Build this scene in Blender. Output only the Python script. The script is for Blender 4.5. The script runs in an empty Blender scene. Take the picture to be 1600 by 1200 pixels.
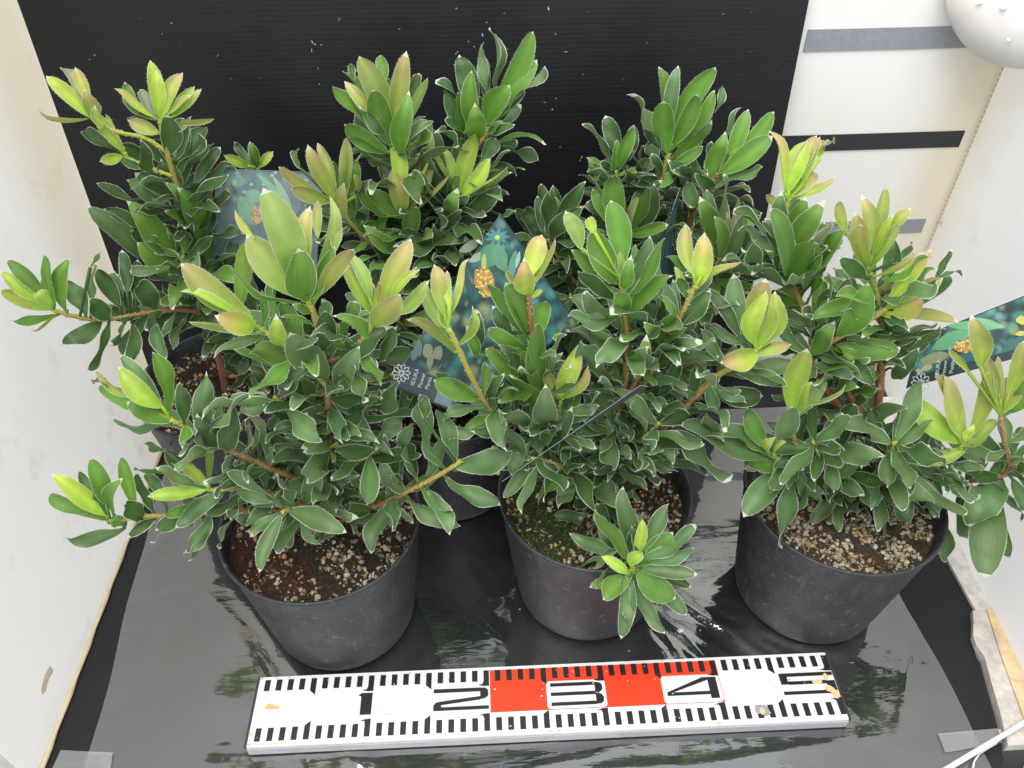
import bpy, math, random
from mathutils import Vector, Matrix

# ------------------------------------------------------------------ camera, light, exposure
sc = bpy.context.scene
CAM = Vector((-0.0434, -0.3047, 0.6635))
PITCH, YAW, ROLL, FPX = 0.7449, 0.0480, -0.0082, 1213.2      # focal length in pixels of a 1600 wide frame
cp, sp = math.cos(PITCH), math.sin(PITCH)
FWD = Vector((math.sin(YAW) * cp, math.cos(YAW) * cp, -sp))
_r = Vector((math.cos(YAW), -math.sin(YAW), 0.0))
_u = _r.cross(FWD)
RGT = _r * math.cos(ROLL) + _u * math.sin(ROLL)
UPV = -_r * math.sin(ROLL) + _u * math.cos(ROLL)
cam = bpy.data.cameras.new("camera")
cam.sensor_fit = 'HORIZONTAL'
cam.sensor_width = 36.0
cam.lens = FPX * 36.0 / 1600.0
cam.clip_start = 0.01
cam.clip_end = 50.0
cam_ob = bpy.data.objects.new("camera", cam)
m3 = Matrix((RGT, UPV, -FWD)).transposed()
cam_ob.matrix_world = Matrix.Translation(CAM) @ m3.to_4x4()
sc.collection.objects.link(cam_ob)
sc.camera = cam_ob

world = bpy.data.worlds.new("World")
sc.world = world
world.use_nodes = True
wn = world.node_tree.nodes
wn["Background"].inputs[0].default_value = (0.93, 0.97, 1.0, 1)
wn["Background"].inputs[1].default_value = 1.34


def area(name, loc, target, sx, sy, power, col=(1, 1, 1)):
    l = bpy.data.lights.new(name, 'AREA')
    l.shape = 'RECTANGLE'
    l.size, l.size_y, l.energy, l.color = sx, sy, power, col
    o = bpy.data.objects.new(name, l)
    o.location = loc
    o.rotation_euler = (Vector(target) - Vector(loc)).to_track_quat('-Z', 'Y').to_euler()
    sc.collection.objects.link(o)


area("overhead_light", (-0.25, -0.30, 1.95), (0.0, 0.15, 0.1), 1.5, 1.5, 42, (1.0, 0.985, 0.96))

sc.view_settings.view_transform = 'Standard'
sc.view_settings.look = 'None'
sc.view_settings.exposure = 0.0
sc.view_settings.gamma = 1.0
sc.view_settings.use_curve_mapping = False
sc.render.engine = 'CYCLES'
sc.cycles.max_bounces = 8
sc.cycles.transparent_max_bounces = 16
sc.cycles.use_denoising = True


# ------------------------------------------------------------------ helpers
def ray(px, py):
    return RGT * ((px - 800) / FPX) - UPV * ((py - 600) / FPX) + FWD


def P(px, py, Y):
    """point of the place seen at that pixel, at depth Y"""
    d = ray(px, py)
    return CAM + d * ((Y - CAM.y) / d.y)


def PZ(px, py, Z):
    d = ray(px, py)
    return CAM + d * ((Z - CAM.z) / d.z)


def PPL(px, py, o, n):
    d = ray(px, py)
    return CAM + d * ((o - CAM).dot(n) / d.dot(n))


class MB:
    def __init__(s):
        s.v, s.f, s.m, s.c, s.lp = [], [], [], [], {}

    def quad(s, pts, mi=0, col=(1, 1, 1)):
        b = len(s.v)
        for p in pts:
            s.v.append(tuple(p))
            s.c.append(col)
        s.f.append(tuple(range(b, b + len(pts))))
        s.m.append(mi)

    def box(s, lo, hi, mi=0, col=(1, 1, 1), M=None):
        x0, y0, z0 = lo
        x1, y1, z1 = hi
        p = [Vector(q) for q in ((x0, y0, z0), (x1, y0, z0), (x1, y1, z0), (x0, y1, z0), (x0, y0, z1), (x1, y0, z1), (x1, y1, z1), (x0, y1, z1))]
        if M is not None:
            p = [M @ q for q in p]
        b = len(s.v)
        s.v += [tuple(q) for q in p]
        s.c += [col] * 8
        for f in ((0, 3, 2, 1), (4, 5, 6, 7), (0, 1, 5, 4), (1, 2, 6, 5), (2, 3, 7, 6), (3, 0, 4, 7)):
            s.f.append(tuple(b + i for i in f))
            s.m.append(mi)

    def tube(s, pts, rads, cols, n=8, mi=0, cap=True):
        b = len(s.v)
        k = len(pts)
        up = Vector((0.3, 0.9, 0.2))
        for i, p in enumerate(pts):
            t = (pts[min(i + 1, k - 1)] - pts[max(i - 1, 0)]).normalized()
            a = t.cross(up)
            if a.length < 1e-4:
                a = t.cross(Vector((1, 0, 0)))
            a.normalize()
            e = t.cross(a)
            for j in range(n):
                w = 2 * math.pi * j / n
                q = p + (a * math.cos(w) + e * math.sin(w)) * rads[i]
                s.v.append(tuple(q))
                s.c.append(cols[i])
        for i in range(k - 1):
            for j in range(n):
                j2 = (j + 1) % n
                s.f.append((b + i * n + j, b + i * n + j2, b + (i + 1) * n + j2, b + (i + 1) * n + j))
                s.m.append(mi)
        if cap:
            s.f.append(tuple(b + (k - 1) * n + j for j in range(n)))
            s.m.append(mi)

    def lathe(s, prof, n=64, mi=0, cen=(0, 0, 0), col=(1, 1, 1)):
        b = len(s.v)
        for r, z in prof:
            for j in range(n):
                w = 2 * math.pi * j / n
                s.v.append((cen[0] + r * math.cos(w), cen[1] + r * math.sin(w), cen[2] + z))
                s.c.append(col)
        for i in range(len(prof) - 1):
            for j in range(n):
                j2 = (j + 1) % n
                s.f.append((b + i * n + j, b + i * n + j2, b + (i + 1) * n + j2, b + (i + 1) * n + j))
                s.m.append(mi)

    def build(s, name, mats, parent=None, smooth=True, origin=None):
        me = bpy.data.meshes.new(name)
        org = Vector(origin) if origin is not None else (parent_world(parent) if parent else Vector((0, 0, 0)))
        me.from_pydata([(x - org.x, y - org.y, z - org.z) for x, y, z in s.v], [], s.f)
        for m in (mats if isinstance(mats, (list, tuple)) else [mats]):
            me.materials.append(m)
        me.polygons.foreach_set("material_index", s.m)
        me.polygons.foreach_set("use_smooth", [smooth] * len(s.f))
        ca = me.color_attributes.new("Col", 'FLOAT_COLOR', 'POINT')
        fl = []
        for c in s.c:
            fl += [c[0], c[1], c[2], 1.0]
        ca.data.foreach_set("color", fl)
        if s.lp:
            la = me.color_attributes.new("LP", 'FLOAT_COLOR', 'POINT')
            fl = []
            for i in range(len(s.v)):
                q = s.lp.get(i, (0.0, 0.0, 0.0))
                fl += [q[0], q[1], q[2], 1.0]
            la.data.foreach_set("color", fl)
        me.update()
        o = bpy.data.objects.new(name, me)
        sc.collection.objects.link(o)
        if parent:
            o.parent = parent
            o.location = org - parent_world(parent)
        else:
            o.location = org
        return o


def parent_world(o):
    v = Vector((0, 0, 0))
    while o:
        v += o.location
        o = o.parent
    return v


def tag(o, label=None, cat=None, group=None, kind=None):
    if label:
        o['label'] = label
    if cat:
        o['category'] = cat
    if group:
        o['group'] = group
    if kind:
        o['kind'] = kind
    return o


def empty(name, loc):
    o = bpy.data.objects.new(name, None)
    o.empty_display_size = 0.02
    o.location = loc
    sc.collection.objects.link(o)
    return o


# ------------------------------------------------------------------ materials
def new_mat(name):
    m = bpy.data.materials.new(name)
    m.use_nodes = True
    nt = m.node_tree
    return m, nt, nt.nodes["Principled BSDF"]


def N(nt, t, **kw):
    n = nt.nodes.new(t)
    for k, v in kw.items():
        setattr(n, k, v)
    return n


def L(nt, a, b):
    nt.links.new(a, b)


def noise(nt, scale, detail=4, rough=0.6, vec=None):
    n = N(nt, "ShaderNodeTexNoise")
    n.inputs["Scale"].default_value = scale
    n.inputs["Detail"].default_value = detail
    n.inputs["Roughness"].default_value = rough
    if vec:
        L(nt, vec, n.inputs["Vector"])
    return n.outputs["Fac"]


def ramp(nt, src, stops):
    r = N(nt, "ShaderNodeValToRGB")
    el = r.color_ramp.elements
    while len(el) < len(stops):
        el.new(0.5)
    for e, (p, c) in zip(el, stops):
        e.position = p
        e.color = (c[0], c[1], c[2], 1) if isinstance(c, (tuple, list)) else (c, c, c, 1)
    L(nt, src, r.inputs[0])
    return r.outputs[0]


def mix(nt, f, a, b, mode='MIX'):
    n = N(nt, "ShaderNodeMix", data_type='RGBA', blend_type=mode)
    for i, s in ((0, f), (6, a), (7, b)):
        if hasattr(s, "is_output"):
            L(nt, s, n.inputs[i])
        else:
            n.inputs[i].default_value = s if i == 0 else (s[0], s[1], s[2], 1)
    return n.outputs[2]


def math_(nt, op, a, b=None, c=None):
    n = N(nt, "ShaderNodeMath", operation=op)
    for i, s in enumerate((a, b, c)):
        if s is None:
            continue
        if hasattr(s, "is_output"):
            L(nt, s, n.inputs[i])
        else:
            n.inputs[i].default_value = s
    return n.outputs[0]


def geo_pos(nt):
    return N(nt, "ShaderNodeNewGeometry").outputs["Position"]


def bump(nt, h, dist, strength=1.0):
    b = N(nt, "ShaderNodeBump")
    b.inputs["Strength"].default_value = strength
    b.inputs["Distance"].default_value = dist
    L(nt, h, b.inputs["Height"])
    return b.outputs["Normal"]


def leaf_material(name, wet=False):
    m, nt, p = new_mat(name)
    at = N(nt, "ShaderNodeAttribute", attribute_name="Col")
    nz = noise(nt, 120, 2, 0.5, geo_pos(nt))
    v = ramp(nt, nz, [(0.3, 0.94), (0.7, 1.06)])
    c = mix(nt, 1.0, at.outputs["Color"], v, 'MULTIPLY')
    fz = noise(nt, 1100, 2, 0.7, geo_pos(nt))                    # fine silvery down on the blade
    c = mix(nt, ramp(nt, fz, [(0.52, 0.0), (0.75, 0.07)]), c, (0.42, 0.50, 0.38))
    lp = N(nt, "ShaderNodeAttribute", attribute_name="LP")
    sl = N(nt, "ShaderNodeSeparateColor")
    L(nt, lp.outputs["Color"], sl.inputs[0])
    tt, uu, rn = sl.outputs[0], sl.outputs[1], sl.outputs[2]
    # faint veins running from the base towards the tip, fanning out a little
    fan = math_(nt, 'ADD', math_(nt, 'MULTIPLY', math_(nt, 'ABSOLUTE', math_(nt, 'SUBTRACT', uu, 0.5)), 2.0), math_(nt, 'MULTIPLY', tt, -0.35))
    vn = math_(nt, 'SINE', math_(nt, 'ADD', math_(nt, 'MULTIPLY', fan, 26.0), math_(nt, 'MULTIPLY', noise(nt, 90, 2, 0.5, geo_pos(nt)), 5.0)))
    vein = ramp(nt, vn, [(0.55, 0.0), (1.0, 0.10)])
    c = mix(nt, vein, c, (0.30, 0.42, 0.16))
    # small blemishes and dust, different on every leaf
    cmb = N(nt, "ShaderNodeCombineXYZ")
    L(nt, math_(nt, 'ADD', tt, math_(nt, 'MULTIPLY', rn, 37.0)), cmb.inputs[0])
    L(nt, math_(nt, 'MULTIPLY', uu, 0.45), cmb.inputs[1])
    L(nt, math_(nt, 'MULTIPLY', rn, 91.0), cmb.inputs[2])
    bl_ = noise(nt, 7.0, 5, 0.65, cmb.outputs[0])
    c = mix(nt, ramp(nt, bl_, [(0.63, 0.0), (0.72, 0.35)]), c, (0.30, 0.27, 0.14))
    c = mix(nt, ramp(nt, noise(nt, 3.0, 3, 0.6, cmb.outputs[0]), [(0.35, 0.0), (0.75, 0.07)]), c, (0.33, 0.40, 0.27))
    c = mix(nt, ramp(nt, noise(nt, 2.2, 2, 0.5, cmb.outputs[0]), [(0.35, 0.0), (0.7, 0.28)]), c, (0.03, 0.07, 0.012))
    g = N(nt, "ShaderNodeNewGeometry")
    c2 = mix(nt, 0.30, c, (0.20, 0.26, 0.15))
    col = mix(nt, g.outputs["Backfacing"], c, c2)
    L(nt, col, p.inputs["Base Color"])
    p.inputs["Roughness"].default_value = 0.45
    p.inputs["Specular IOR Level"].default_value = 0.36
    p.inputs["Sheen Weight"].default_value = 0.08
    L(nt, bump(nt, noise(nt, 700, 2, 0.6, geo_pos(nt)), 0.0002, 0.5), p.inputs["Normal"])
    tr = N(nt, "ShaderNodeBsdfTranslucent")
    L(nt, mix(nt, 1.0, c, (1.5, 1.6, 0.7), 'MULTIPLY'), tr.inputs["Color"])
    ms = N(nt, "ShaderNodeMixShader")
    ms.inputs[0].default_value = 0.22
    L(nt, p.outputs[0], ms.inputs[1])
    L(nt, tr.outputs[0], ms.inputs[2])
    L(nt, ms.outputs[0], nt.nodes["Material Output"].inputs[0])
    return m


def fuzz_material():
    m, nt, p = new_mat("leaf_fuzz")
    p.inputs["Base Color"].default_value = (0.58, 0.63, 0.49, 1)
    p.inputs["Roughness"].default_value = 0.8
    tr = N(nt, "ShaderNodeBsdfTranslucent")
    tr.inputs[0].default_value = (0.8, 0.82, 0.72, 1)
    ms = N(nt, "ShaderNodeMixShader")
    ms.inputs[0].default_value = 0.3
    L(nt, p.outputs[0], ms.inputs[1])
    L(nt, tr.outputs[0], ms.inputs[2])
    L(nt, ms.outputs[0], nt.nodes["Material Output"].inputs[0])
    return m


def stem_material():
    m, nt, p = new_mat("stem_bark")
    at = N(nt, "ShaderNodeAttribute", attribute_name="Col")
    v = ramp(nt, noise(nt, 700, 4, 0.7, geo_pos(nt)), [(0.3, 0.6), (0.7, 1.35)])
    L(nt, mix(nt, 1.0, at.outputs["Color"], v, 'MULTIPLY'), p.inputs["Base Color"])
    p.inputs["Roughness"].default_value = 0.65
    L(nt, bump(nt, noise(nt, 500, 4, 0.7, geo_pos(nt)), 0.0012, 0.8), p.inputs["Normal"])
    return m


def col_material(name, rough=0.6, var=0.25, scale=300, spec=0.5, bmp=0.0):
    m, nt, p = new_mat(name)
    at = N(nt, "ShaderNodeAttribute", attribute_name="Col")
    v = ramp(nt, noise(nt, scale, 4, 0.65, geo_pos(nt)), [(0.3, 1 - var), (0.7, 1 + var)])
    L(nt, mix(nt, 1.0, at.outputs["Color"], v, 'MULTIPLY'), p.inputs["Base Color"])
    p.inputs["Roughness"].default_value = rough
    p.inputs["Specular IOR Level"].default_value = spec
    if bmp:
        L(nt, bump(nt, noise(nt, scale * 1.5, 4, 0.7, geo_pos(nt)), bmp, 1.0), p.inputs["Normal"])
    return m


def board_material(name, axis, base):
    """black twin-wall plastic: fine flutes, scuffs and dust"""
    m, nt, p = new_mat(name)
    pos = geo_pos(nt)
    sep = N(nt, "ShaderNodeSeparateXYZ")
    L(nt, pos, sep.inputs[0])
    a = sep.outputs[axis]
    wob = math_(nt, 'MULTIPLY', noise(nt, 9, 2, 0.5, pos), 0.004)
    ph = math_(nt, 'MULTIPLY', math_(nt, 'ADD', a, wob), 2 * math.pi / 0.0040)
    w = math_(nt, 'SINE', ph)
    mp = N(nt, "ShaderNodeMapping")
    mp.inputs["Scale"].default_value = (3, 3, 3)
    mp.inputs["Scale"].default_value[axis] = 260
    L(nt, pos, mp.inputs[0])
    streak = noise(nt, 1.0, 4, 0.6, mp.outputs[0])
    c = mix(nt, ramp(nt, streak, [(0.35, 0.0), (0.75, 1.0)]), base, tuple(x * 1.35 for x in base))
    big = noise(nt, 7, 5, 0.6, pos)
    c = mix(nt, ramp(nt, big, [(0.45, 0.0), (0.75, 0.55)]), c, tuple(x * 1.7 for x in base))
    # dust specks
    vo = N(nt, "ShaderNodeTexVoronoi")
    vo.inputs["Scale"].default_value = 95
    vo.inputs["Randomness"].default_value = 1.0
    L(nt, pos, vo.inputs["Vector"])
    wn_ = N(nt, "ShaderNodeSeparateColor")
    L(nt, vo.outputs["Color"], wn_.inputs[0])
    size = math_(nt, 'MULTIPLY', math_(nt, 'GREATER_THAN', wn_.outputs[0], 0.90), math_(nt, 'MULTIPLY', wn_.outputs[1], 0.10))
    sp_ = math_(nt, 'LESS_THAN', vo.outputs["Distance"], size)
    patch = ramp(nt, noise(nt, 11, 2, 0.5, pos), [(0.48, 0.0), (0.62, 1.0)])
    c = mix(nt, math_(nt, 'MULTIPLY', math_(nt, 'MULTIPLY', sp_, patch), 0.6), c, (0.45, 0.42, 0.36))
    L(nt, c, p.inputs["Base Color"])
    p.inputs["Specular IOR Level"].default_value = 0.32
    L(nt, ramp(nt, big, [(0.3, 0.36), (0.8, 0.58)]), p.inputs["Roughness"])
    L(nt, bump(nt, w, 0.00010, 0.22), p.inputs["Normal"])
    return m


def white_sheet_material(name, base, weave, stains, cream=None, cloth=0.0):
    m, nt, p = new_mat(name)
    pos = geo_pos(nt)
    big = noise(nt, 6, 4, 0.6, pos)
    c = mix(nt, ramp(nt, big, [(0.4, 0.0), (0.75, 0.5)]), base, tuple(x * y for x, y in zip(base, (0.94, 0.91, 0.87))))
    st = noise(nt, 16, 6, 0.65, pos)
    c = mix(nt, ramp(nt, st, [(0.57, 0.0), (0.76, stains)]), c, (0.50, 0.36, 0.20))
    sp_ = noise(nt, 120, 3, 0.6, pos)
    c = mix(nt, ramp(nt, sp_, [(0.74, 0.0), (0.82, 0.35)]), c, (0.30, 0.27, 0.22))
    if cream:
        ax, e0, e1, amt = cream
        sep = N(nt, "ShaderNodeSeparateXYZ")
        L(nt, pos, sep.inputs[0])
        mr = N(nt, "ShaderNodeMapRange")
        mr.inputs[1].default_value, mr.inputs[2].default_value = e0, e1
        L(nt, math_(nt, 'ADD', sep.outputs[ax], math_(nt, 'MULTIPLY', noise(nt, 25, 3, 0.6, pos), 0.02)), mr.inputs[0])
        c = mix(nt, math_(nt, 'MULTIPLY', mr.outputs[0], amt), c, (0.78, 0.66, 0.44))
    L(nt, c, p.inputs["Base Color"])
    p.inputs["Roughness"].default_value = 0.5
    wv = N(nt, "ShaderNodeTexWave", wave_type='BANDS', bands_direction='DIAGONAL')
    wv.inputs["Scale"].default_value = 260
    wv.inputs["Distortion"].default_value = 0.4
    L(nt, pos, wv.inputs["Vector"])
    L(nt, bump(nt, wv.outputs["Fac"], 0.0003, weave), p.inputs["Normal"])
    if cloth:
        tr = N(nt, "ShaderNodeBsdfTranslucent")
        L(nt, c, tr.inputs["Color"])
        ms = N(nt, "ShaderNodeMixShader")
        ms.inputs[0].default_value = cloth
        L(nt, p.outputs[0], ms.inputs[1])
        L(nt, tr.outputs[0], ms.inputs[2])
        L(nt, ms.outputs[0], nt.nodes["Material Output"].inputs[0])
    return m


def film_material(name, k=2.0, rough=0.035, haze=0.0, wrinkle=1.0):
    m, nt, p = new_mat(name)
    nt.nodes.remove(p)
    pos = geo_pos(nt)
    fr = N(nt, "ShaderNodeFresnel")
    fr.inputs["IOR"].default_value = 1.48
    gl = N(nt, "ShaderNodeBsdfGlossy")
    gl.inputs["Roughness"].default_value = rough
    gl.inputs["Color"].default_value = (1, 1, 1, 1)
    mp = N(nt, "ShaderNodeMapping")
    mp.inputs["Scale"].default_value = (0.35, 1, 1)
    L(nt, pos, mp.inputs[0])
    h0 = noise(nt, 22, 3, 0.5, mp.outputs[0])
    mp2 = N(nt, "ShaderNodeMapping")
    mp2.inputs["Rotation"].default_value = (0, 0, 0.9)
    mp2.inputs["Scale"].default_value = (0.18, 1, 1)
    L(nt, pos, mp2.inputs[0])
    cr = noise(nt, 70, 4, 0.6, mp2.outputs[0])
    pt = ramp(nt, noise(nt, 6, 2, 0.5, pos), [(0.42, 0.0), (0.62, 1.0)])
    h = math_(nt, 'ADD', h0, math_(nt, 'MULTIPLY', math_(nt, 'MULTIPLY', cr, pt), 0.55))
    nrm = bump(nt, h, 0.0016 * wrinkle, 1.0)
    L(nt, nrm, gl.inputs["Normal"])
    L(nt, nrm, fr.inputs["Normal"])
    tr = N(nt, "ShaderNodeBsdfTransparent")
    df = N(nt, "ShaderNodeBsdfDiffuse")
    df.inputs["Color"].default_value = (0.55, 0.55, 0.56, 1)
    m0 = N(nt, "ShaderNodeMixShader")
    sm = ramp(nt, noise(nt, 26, 6, 0.7, mp.outputs[0]), [(0.5, haze * 0.3), (0.72, haze)])
    L(nt, sm, m0.inputs[0])
    L(nt, tr.outputs[0], m0.inputs[1])
    L(nt, df.outputs[0], m0.inputs[2])
    f = math_(nt, 'MINIMUM', math_(nt, 'MULTIPLY', fr.outputs[0], k), 0.9)
    ms = N(nt, "ShaderNodeMixShader")
    L(nt, f, ms.inputs[0])
    L(nt, m0.outputs[0], ms.inputs[1])
    L(nt, gl.outputs[0], ms.inputs[2])
    L(nt, ms.outputs[0], nt.nodes["Material Output"].inputs[0])
    return m


def pot_material():
    m, nt, p = new_mat("black_pot_plastic")
    pos = geo_pos(nt)
    d = noise(nt, 30, 5, 0.65, pos)
    c = mix(nt, ramp(nt, d, [(0.4, 0.0), (0.68, 0.85)]), (0.016, 0.017, 0.020), (0.044, 0.045, 0.049))
    s = noise(nt, 520, 3, 0.7, pos)
    c = mix(nt, ramp(nt, s, [(0.58, 0.0), (0.70, 0.6)]), c, (0.11, 0.11, 0.12))
    s2 = noise(nt, 170, 5, 0.75, pos)
    c = mix(nt, ramp(nt, s2, [(0.58, 0.0), (0.68, 0.6)]), c, (0.20, 0.20, 0.20))
    mpg = N(nt, "ShaderNodeMapping")
    mpg.inputs["Scale"].default_value = (1, 1, 0.12)
    L(nt, pos, mpg.inputs[0])
    st_ = noise(nt, 120, 4, 0.7, mpg.outputs[0])
    c = mix(nt, ramp(nt, st_, [(0.60, 0.0), (0.75, 0.35)]), c, (0.16, 0.15, 0.14))
    rd = noise(nt, 12, 3, 0.6, pos)
    c = mix(nt, ramp(nt, rd, [(0.55, 0.0), (0.75, 0.35)]), c, (0.06, 0.03, 0.03))
    L(nt, c, p.inputs["Base Color"])
    p.inputs["Roughness"].default_value = 0.5
    L(nt, bump(nt, noise(nt, 900, 3, 0.7, pos), 0.0003, 0.6), p.inputs["Normal"])
    return m


def soil_material():
    m, nt, p = new_mat("potting_soil")
    at = N(nt, "ShaderNodeAttribute", attribute_name="Col")
    pos = geo_pos(nt)
    v = ramp(nt, noise(nt, 330, 6, 0.75, pos), [(0.32, 0.12), (0.55, 0.8), (0.72, 2.2)])
    c = mix(nt, 1.0, at.outputs["Color"], v, 'MULTIPLY')
    L(nt, c, p.inputs["Base Color"])
    p.inputs["Roughness"].default_value = 0.75
    L(nt, bump(nt, noise(nt, 300, 6, 0.75, pos), 0.005, 1.0), p.inputs["Normal"])
    return m


MLEAF = leaf_material("leaf_green")
MFUZZ = fuzz_material()
MSTEM = stem_material()
MPOT = pot_material()
MSOIL = soil_material()
MGRIT = col_material("pumice", 0.85, 0.3, 700, 0.3, 0.0006)
MBOARD_V = board_material("black_fluted_upright", 2, (0.0076, 0.0082, 0.0096))
MBOARD_H = board_material("black_fluted_flat", 1, (0.009, 0.0095, 0.011))
MFILM = film_material("clear_film", 6.0, 0.05, 0.05, 0.6)
MTAPE = film_material("clear_tape", 2.2, 0.15, 0.35, 0.6)
MWALL_L = white_sheet_material("white_weave_left", (0.90, 0.875, 0.84), 0.08, 0.42, (1, 0.29, 0.36, 0.6), 0.62)
MWALL_B = white_sheet_material("white_panel_back", (0.86, 0.845, 0.82), 0.05, 0.12, (0, 0.405, 0.44, 0.55))
MWALL_R = white_sheet_material("white_sheet_right", (0.88, 0.865, 0.84), 0.08, 0.2, (1, 0.36, 0.44, 0.5), 0.62)
MPRINT = col_material("print_ink", 0.45, 0.10, 200, 0.5)
MPAINT = col_material("ruler_paint", 0.35, 0.05, 60, 0.5)
MENAMEL = col_material("white_enamel", 0.45, 0.03, 20, 0.5)
MWOOD = col_material("pale_wood", 0.6, 0.22, 90, 0.4, 0.0006)
MPLAIN = col_material("plain_plastic", 0.5, 0.1, 90, 0.5)
MCARD = col_material("glossy_card", 0.28, 0.10, 160, 0.5)

# ------------------------------------------------------------------ setting
BO, BN = Vector((0, 0.359, 0)), Vector((0, 1, -0.104)).normalized()      # plane of the black upright board

g = MB()
g.quad([(-3, -2, -0.055), (3, -2, -0.055), (3, 3, -0.055), (-3, 3, -0.055)], 0, (0.025, 0.022, 0.022))
g.c = [(0.34, 0.33, 0.32)] * 4
tag(g.build("ground", MPLAIN, smooth=False), kind="structure")

b = MB()
flo = [(-0.42, -0.100), (0.335, -0.100), (0.3715, -0.066), (0.3945, 0.03), (0.413, 0.07), (0.413, 0.41), (-0.42, 0.41)]
b.quad([(x, y, 0) for x, y in flo], 0)
b.quad([(x, y, -0.005) for x, y in reversed(flo)], 0)
for i in range(7):
    a, c = flo[i], flo[(i + 1) % 7]
    b.quad([(a[0], a[1], -0.005), (c[0], c[1], -0.005), (c[0], c[1], 0), (a[0], a[1], 0)], 0)
fb = b.build("base_board", MBOARD_H, smooth=False)
tag(fb, "black fluted plastic board lying flat under the pots and the ruler", "board")
b = MB()
b.box((-0.43, -0.055, -0.054), (0.46, 0.42, -0.0055), 0, (0.03, 0.03, 0.032))
tag(b.build("bench", MPLAIN, smooth=False), kind="structure")


def bp(x, z, off=0.0):
    return Vector((x, 0.359 + 0.104 * z - off, z))


b = MB()
n = 14
xs = [-0.4185, 0.253]
b.quad([bp(xs[0], 0.001), bp(xs[1], 0.001), bp(xs[1], 1.25), bp(xs[0], 1.25)])
b.quad([bp(xs[1], 0.001, -0.005), bp(xs[0], 0.001, -0.005), bp(xs[0], 1.25, -0.005), bp(xs[1], 1.25, -0.005)])
for (xa, za), (xb, zb) in (((xs[0], 0.001), (xs[0], 1.25)), ((xs[1], 1.25), (xs[1], 0.001)), ((xs[0], 1.25), (xs[1], 1.25))):
    b.quad([bp(xa, za), bp(xb, zb), bp(xb, zb, -0.005), bp(xa, za, -0.005)])
bb = b.build("backdrop_board", MBOARD_V, smooth=False)
tag(bb, "tall black fluted plastic board standing upright behind the plants", "board")
# stuck flakes and chalky scratches
fl = MB()
rng = random.Random(5)


def flake(px, py, sx, sy, rot=0.0, col=(0.36, 0.33, 0.29)):
    c = PPL(px, py, BO - BN * 0.0006, BN)
    k = 0.72 / 1900.0
    ex, ez = Vector((1, 0, 0)), Vector((0, 0.103, 0.995))
    pts = []
    for j in range(7):
        w = 2 * math.pi * j / 7 + rot
        q = Vector((math.cos(w) * sx * rng.uniform(0.6, 1.2), math.sin(w) * sy * rng.uniform(0.6, 1.2)))
        q = Vector((q.x * math.cos(rot) - q.y * math.sin(rot), q.x * math.sin(rot) + q.y * math.cos(rot)))
        pts.append(c + ex * q.x * k + ez * q.y * k)
    fl.quad(pts, 0, col)


for a in ((488, 66, 1.5, 4, .3), (492, 69, 4, 1.2, .1), (487, 79, 1, 4.5, -.1), (502, 70, 3, 1.2, .2), (497, 107, 1.4, 1.6), (499, 131, 1.6, 1.6),
          (754, 55, 2, 4.5, .2), (715, 81, 2.4, 1.4), (712, 84, 2, 1.2), (732, 65, 1.2, 2, .5), (741, 73, 2, 1.2), (760, 35, 2.4, 1), (788, 21, 1.6, 1),
          (884, 81, 4, 1, .1), (869, 154, 3, 1), (863, 171, 2.5, 2.5), (868, 53, 1, 3), (857, 14, 2, 5, .3), (909, 246, 1.4, 5, -.5), (906, 251, 1, 2.5, -.5),
          (624, 45, 2.5, 1), (713, 13, 3, 1, .2), (785, 81, 3, .8), (793, 77, 2.5, 1), (875, 230, 3, 1), (851, 160, 4, .8), (268, 36, 3, 1, .3),
          (148, 86, 5, .7, .4), (140, 93, 3, .7, .6), (360, 123, 2, 1), (530, 30, 5, .7, .9), (340, 87, 4, .7, .8), (1011, 67, 2, 1), (1130, 22, 2, 1)):
    flake(*a)
for i in range(36):
    px, py = rng.uniform(120, 1235), rng.uniform(0, 260)
    s = rng.uniform(0.35, 1.0)
    flake(px, py, s * rng.uniform(1, 2.6), s, rng.uniform(0, 3), tuple(rng.uniform(0.06, 0.28) * k for k in (1, 0.97, 0.9)))
for i in range(46):                                              # long faint scuffs
    px, py = rng.uniform(60, 1235), rng.uniform(0, 330)
    flake(px, py, rng.uniform(6, 26), 0.45, rng.uniform(-0.8, 0.8), (0.035, 0.036, 0.038))
fl.build("stuck_flake", MPRINT, bb, smooth=False)


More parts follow.
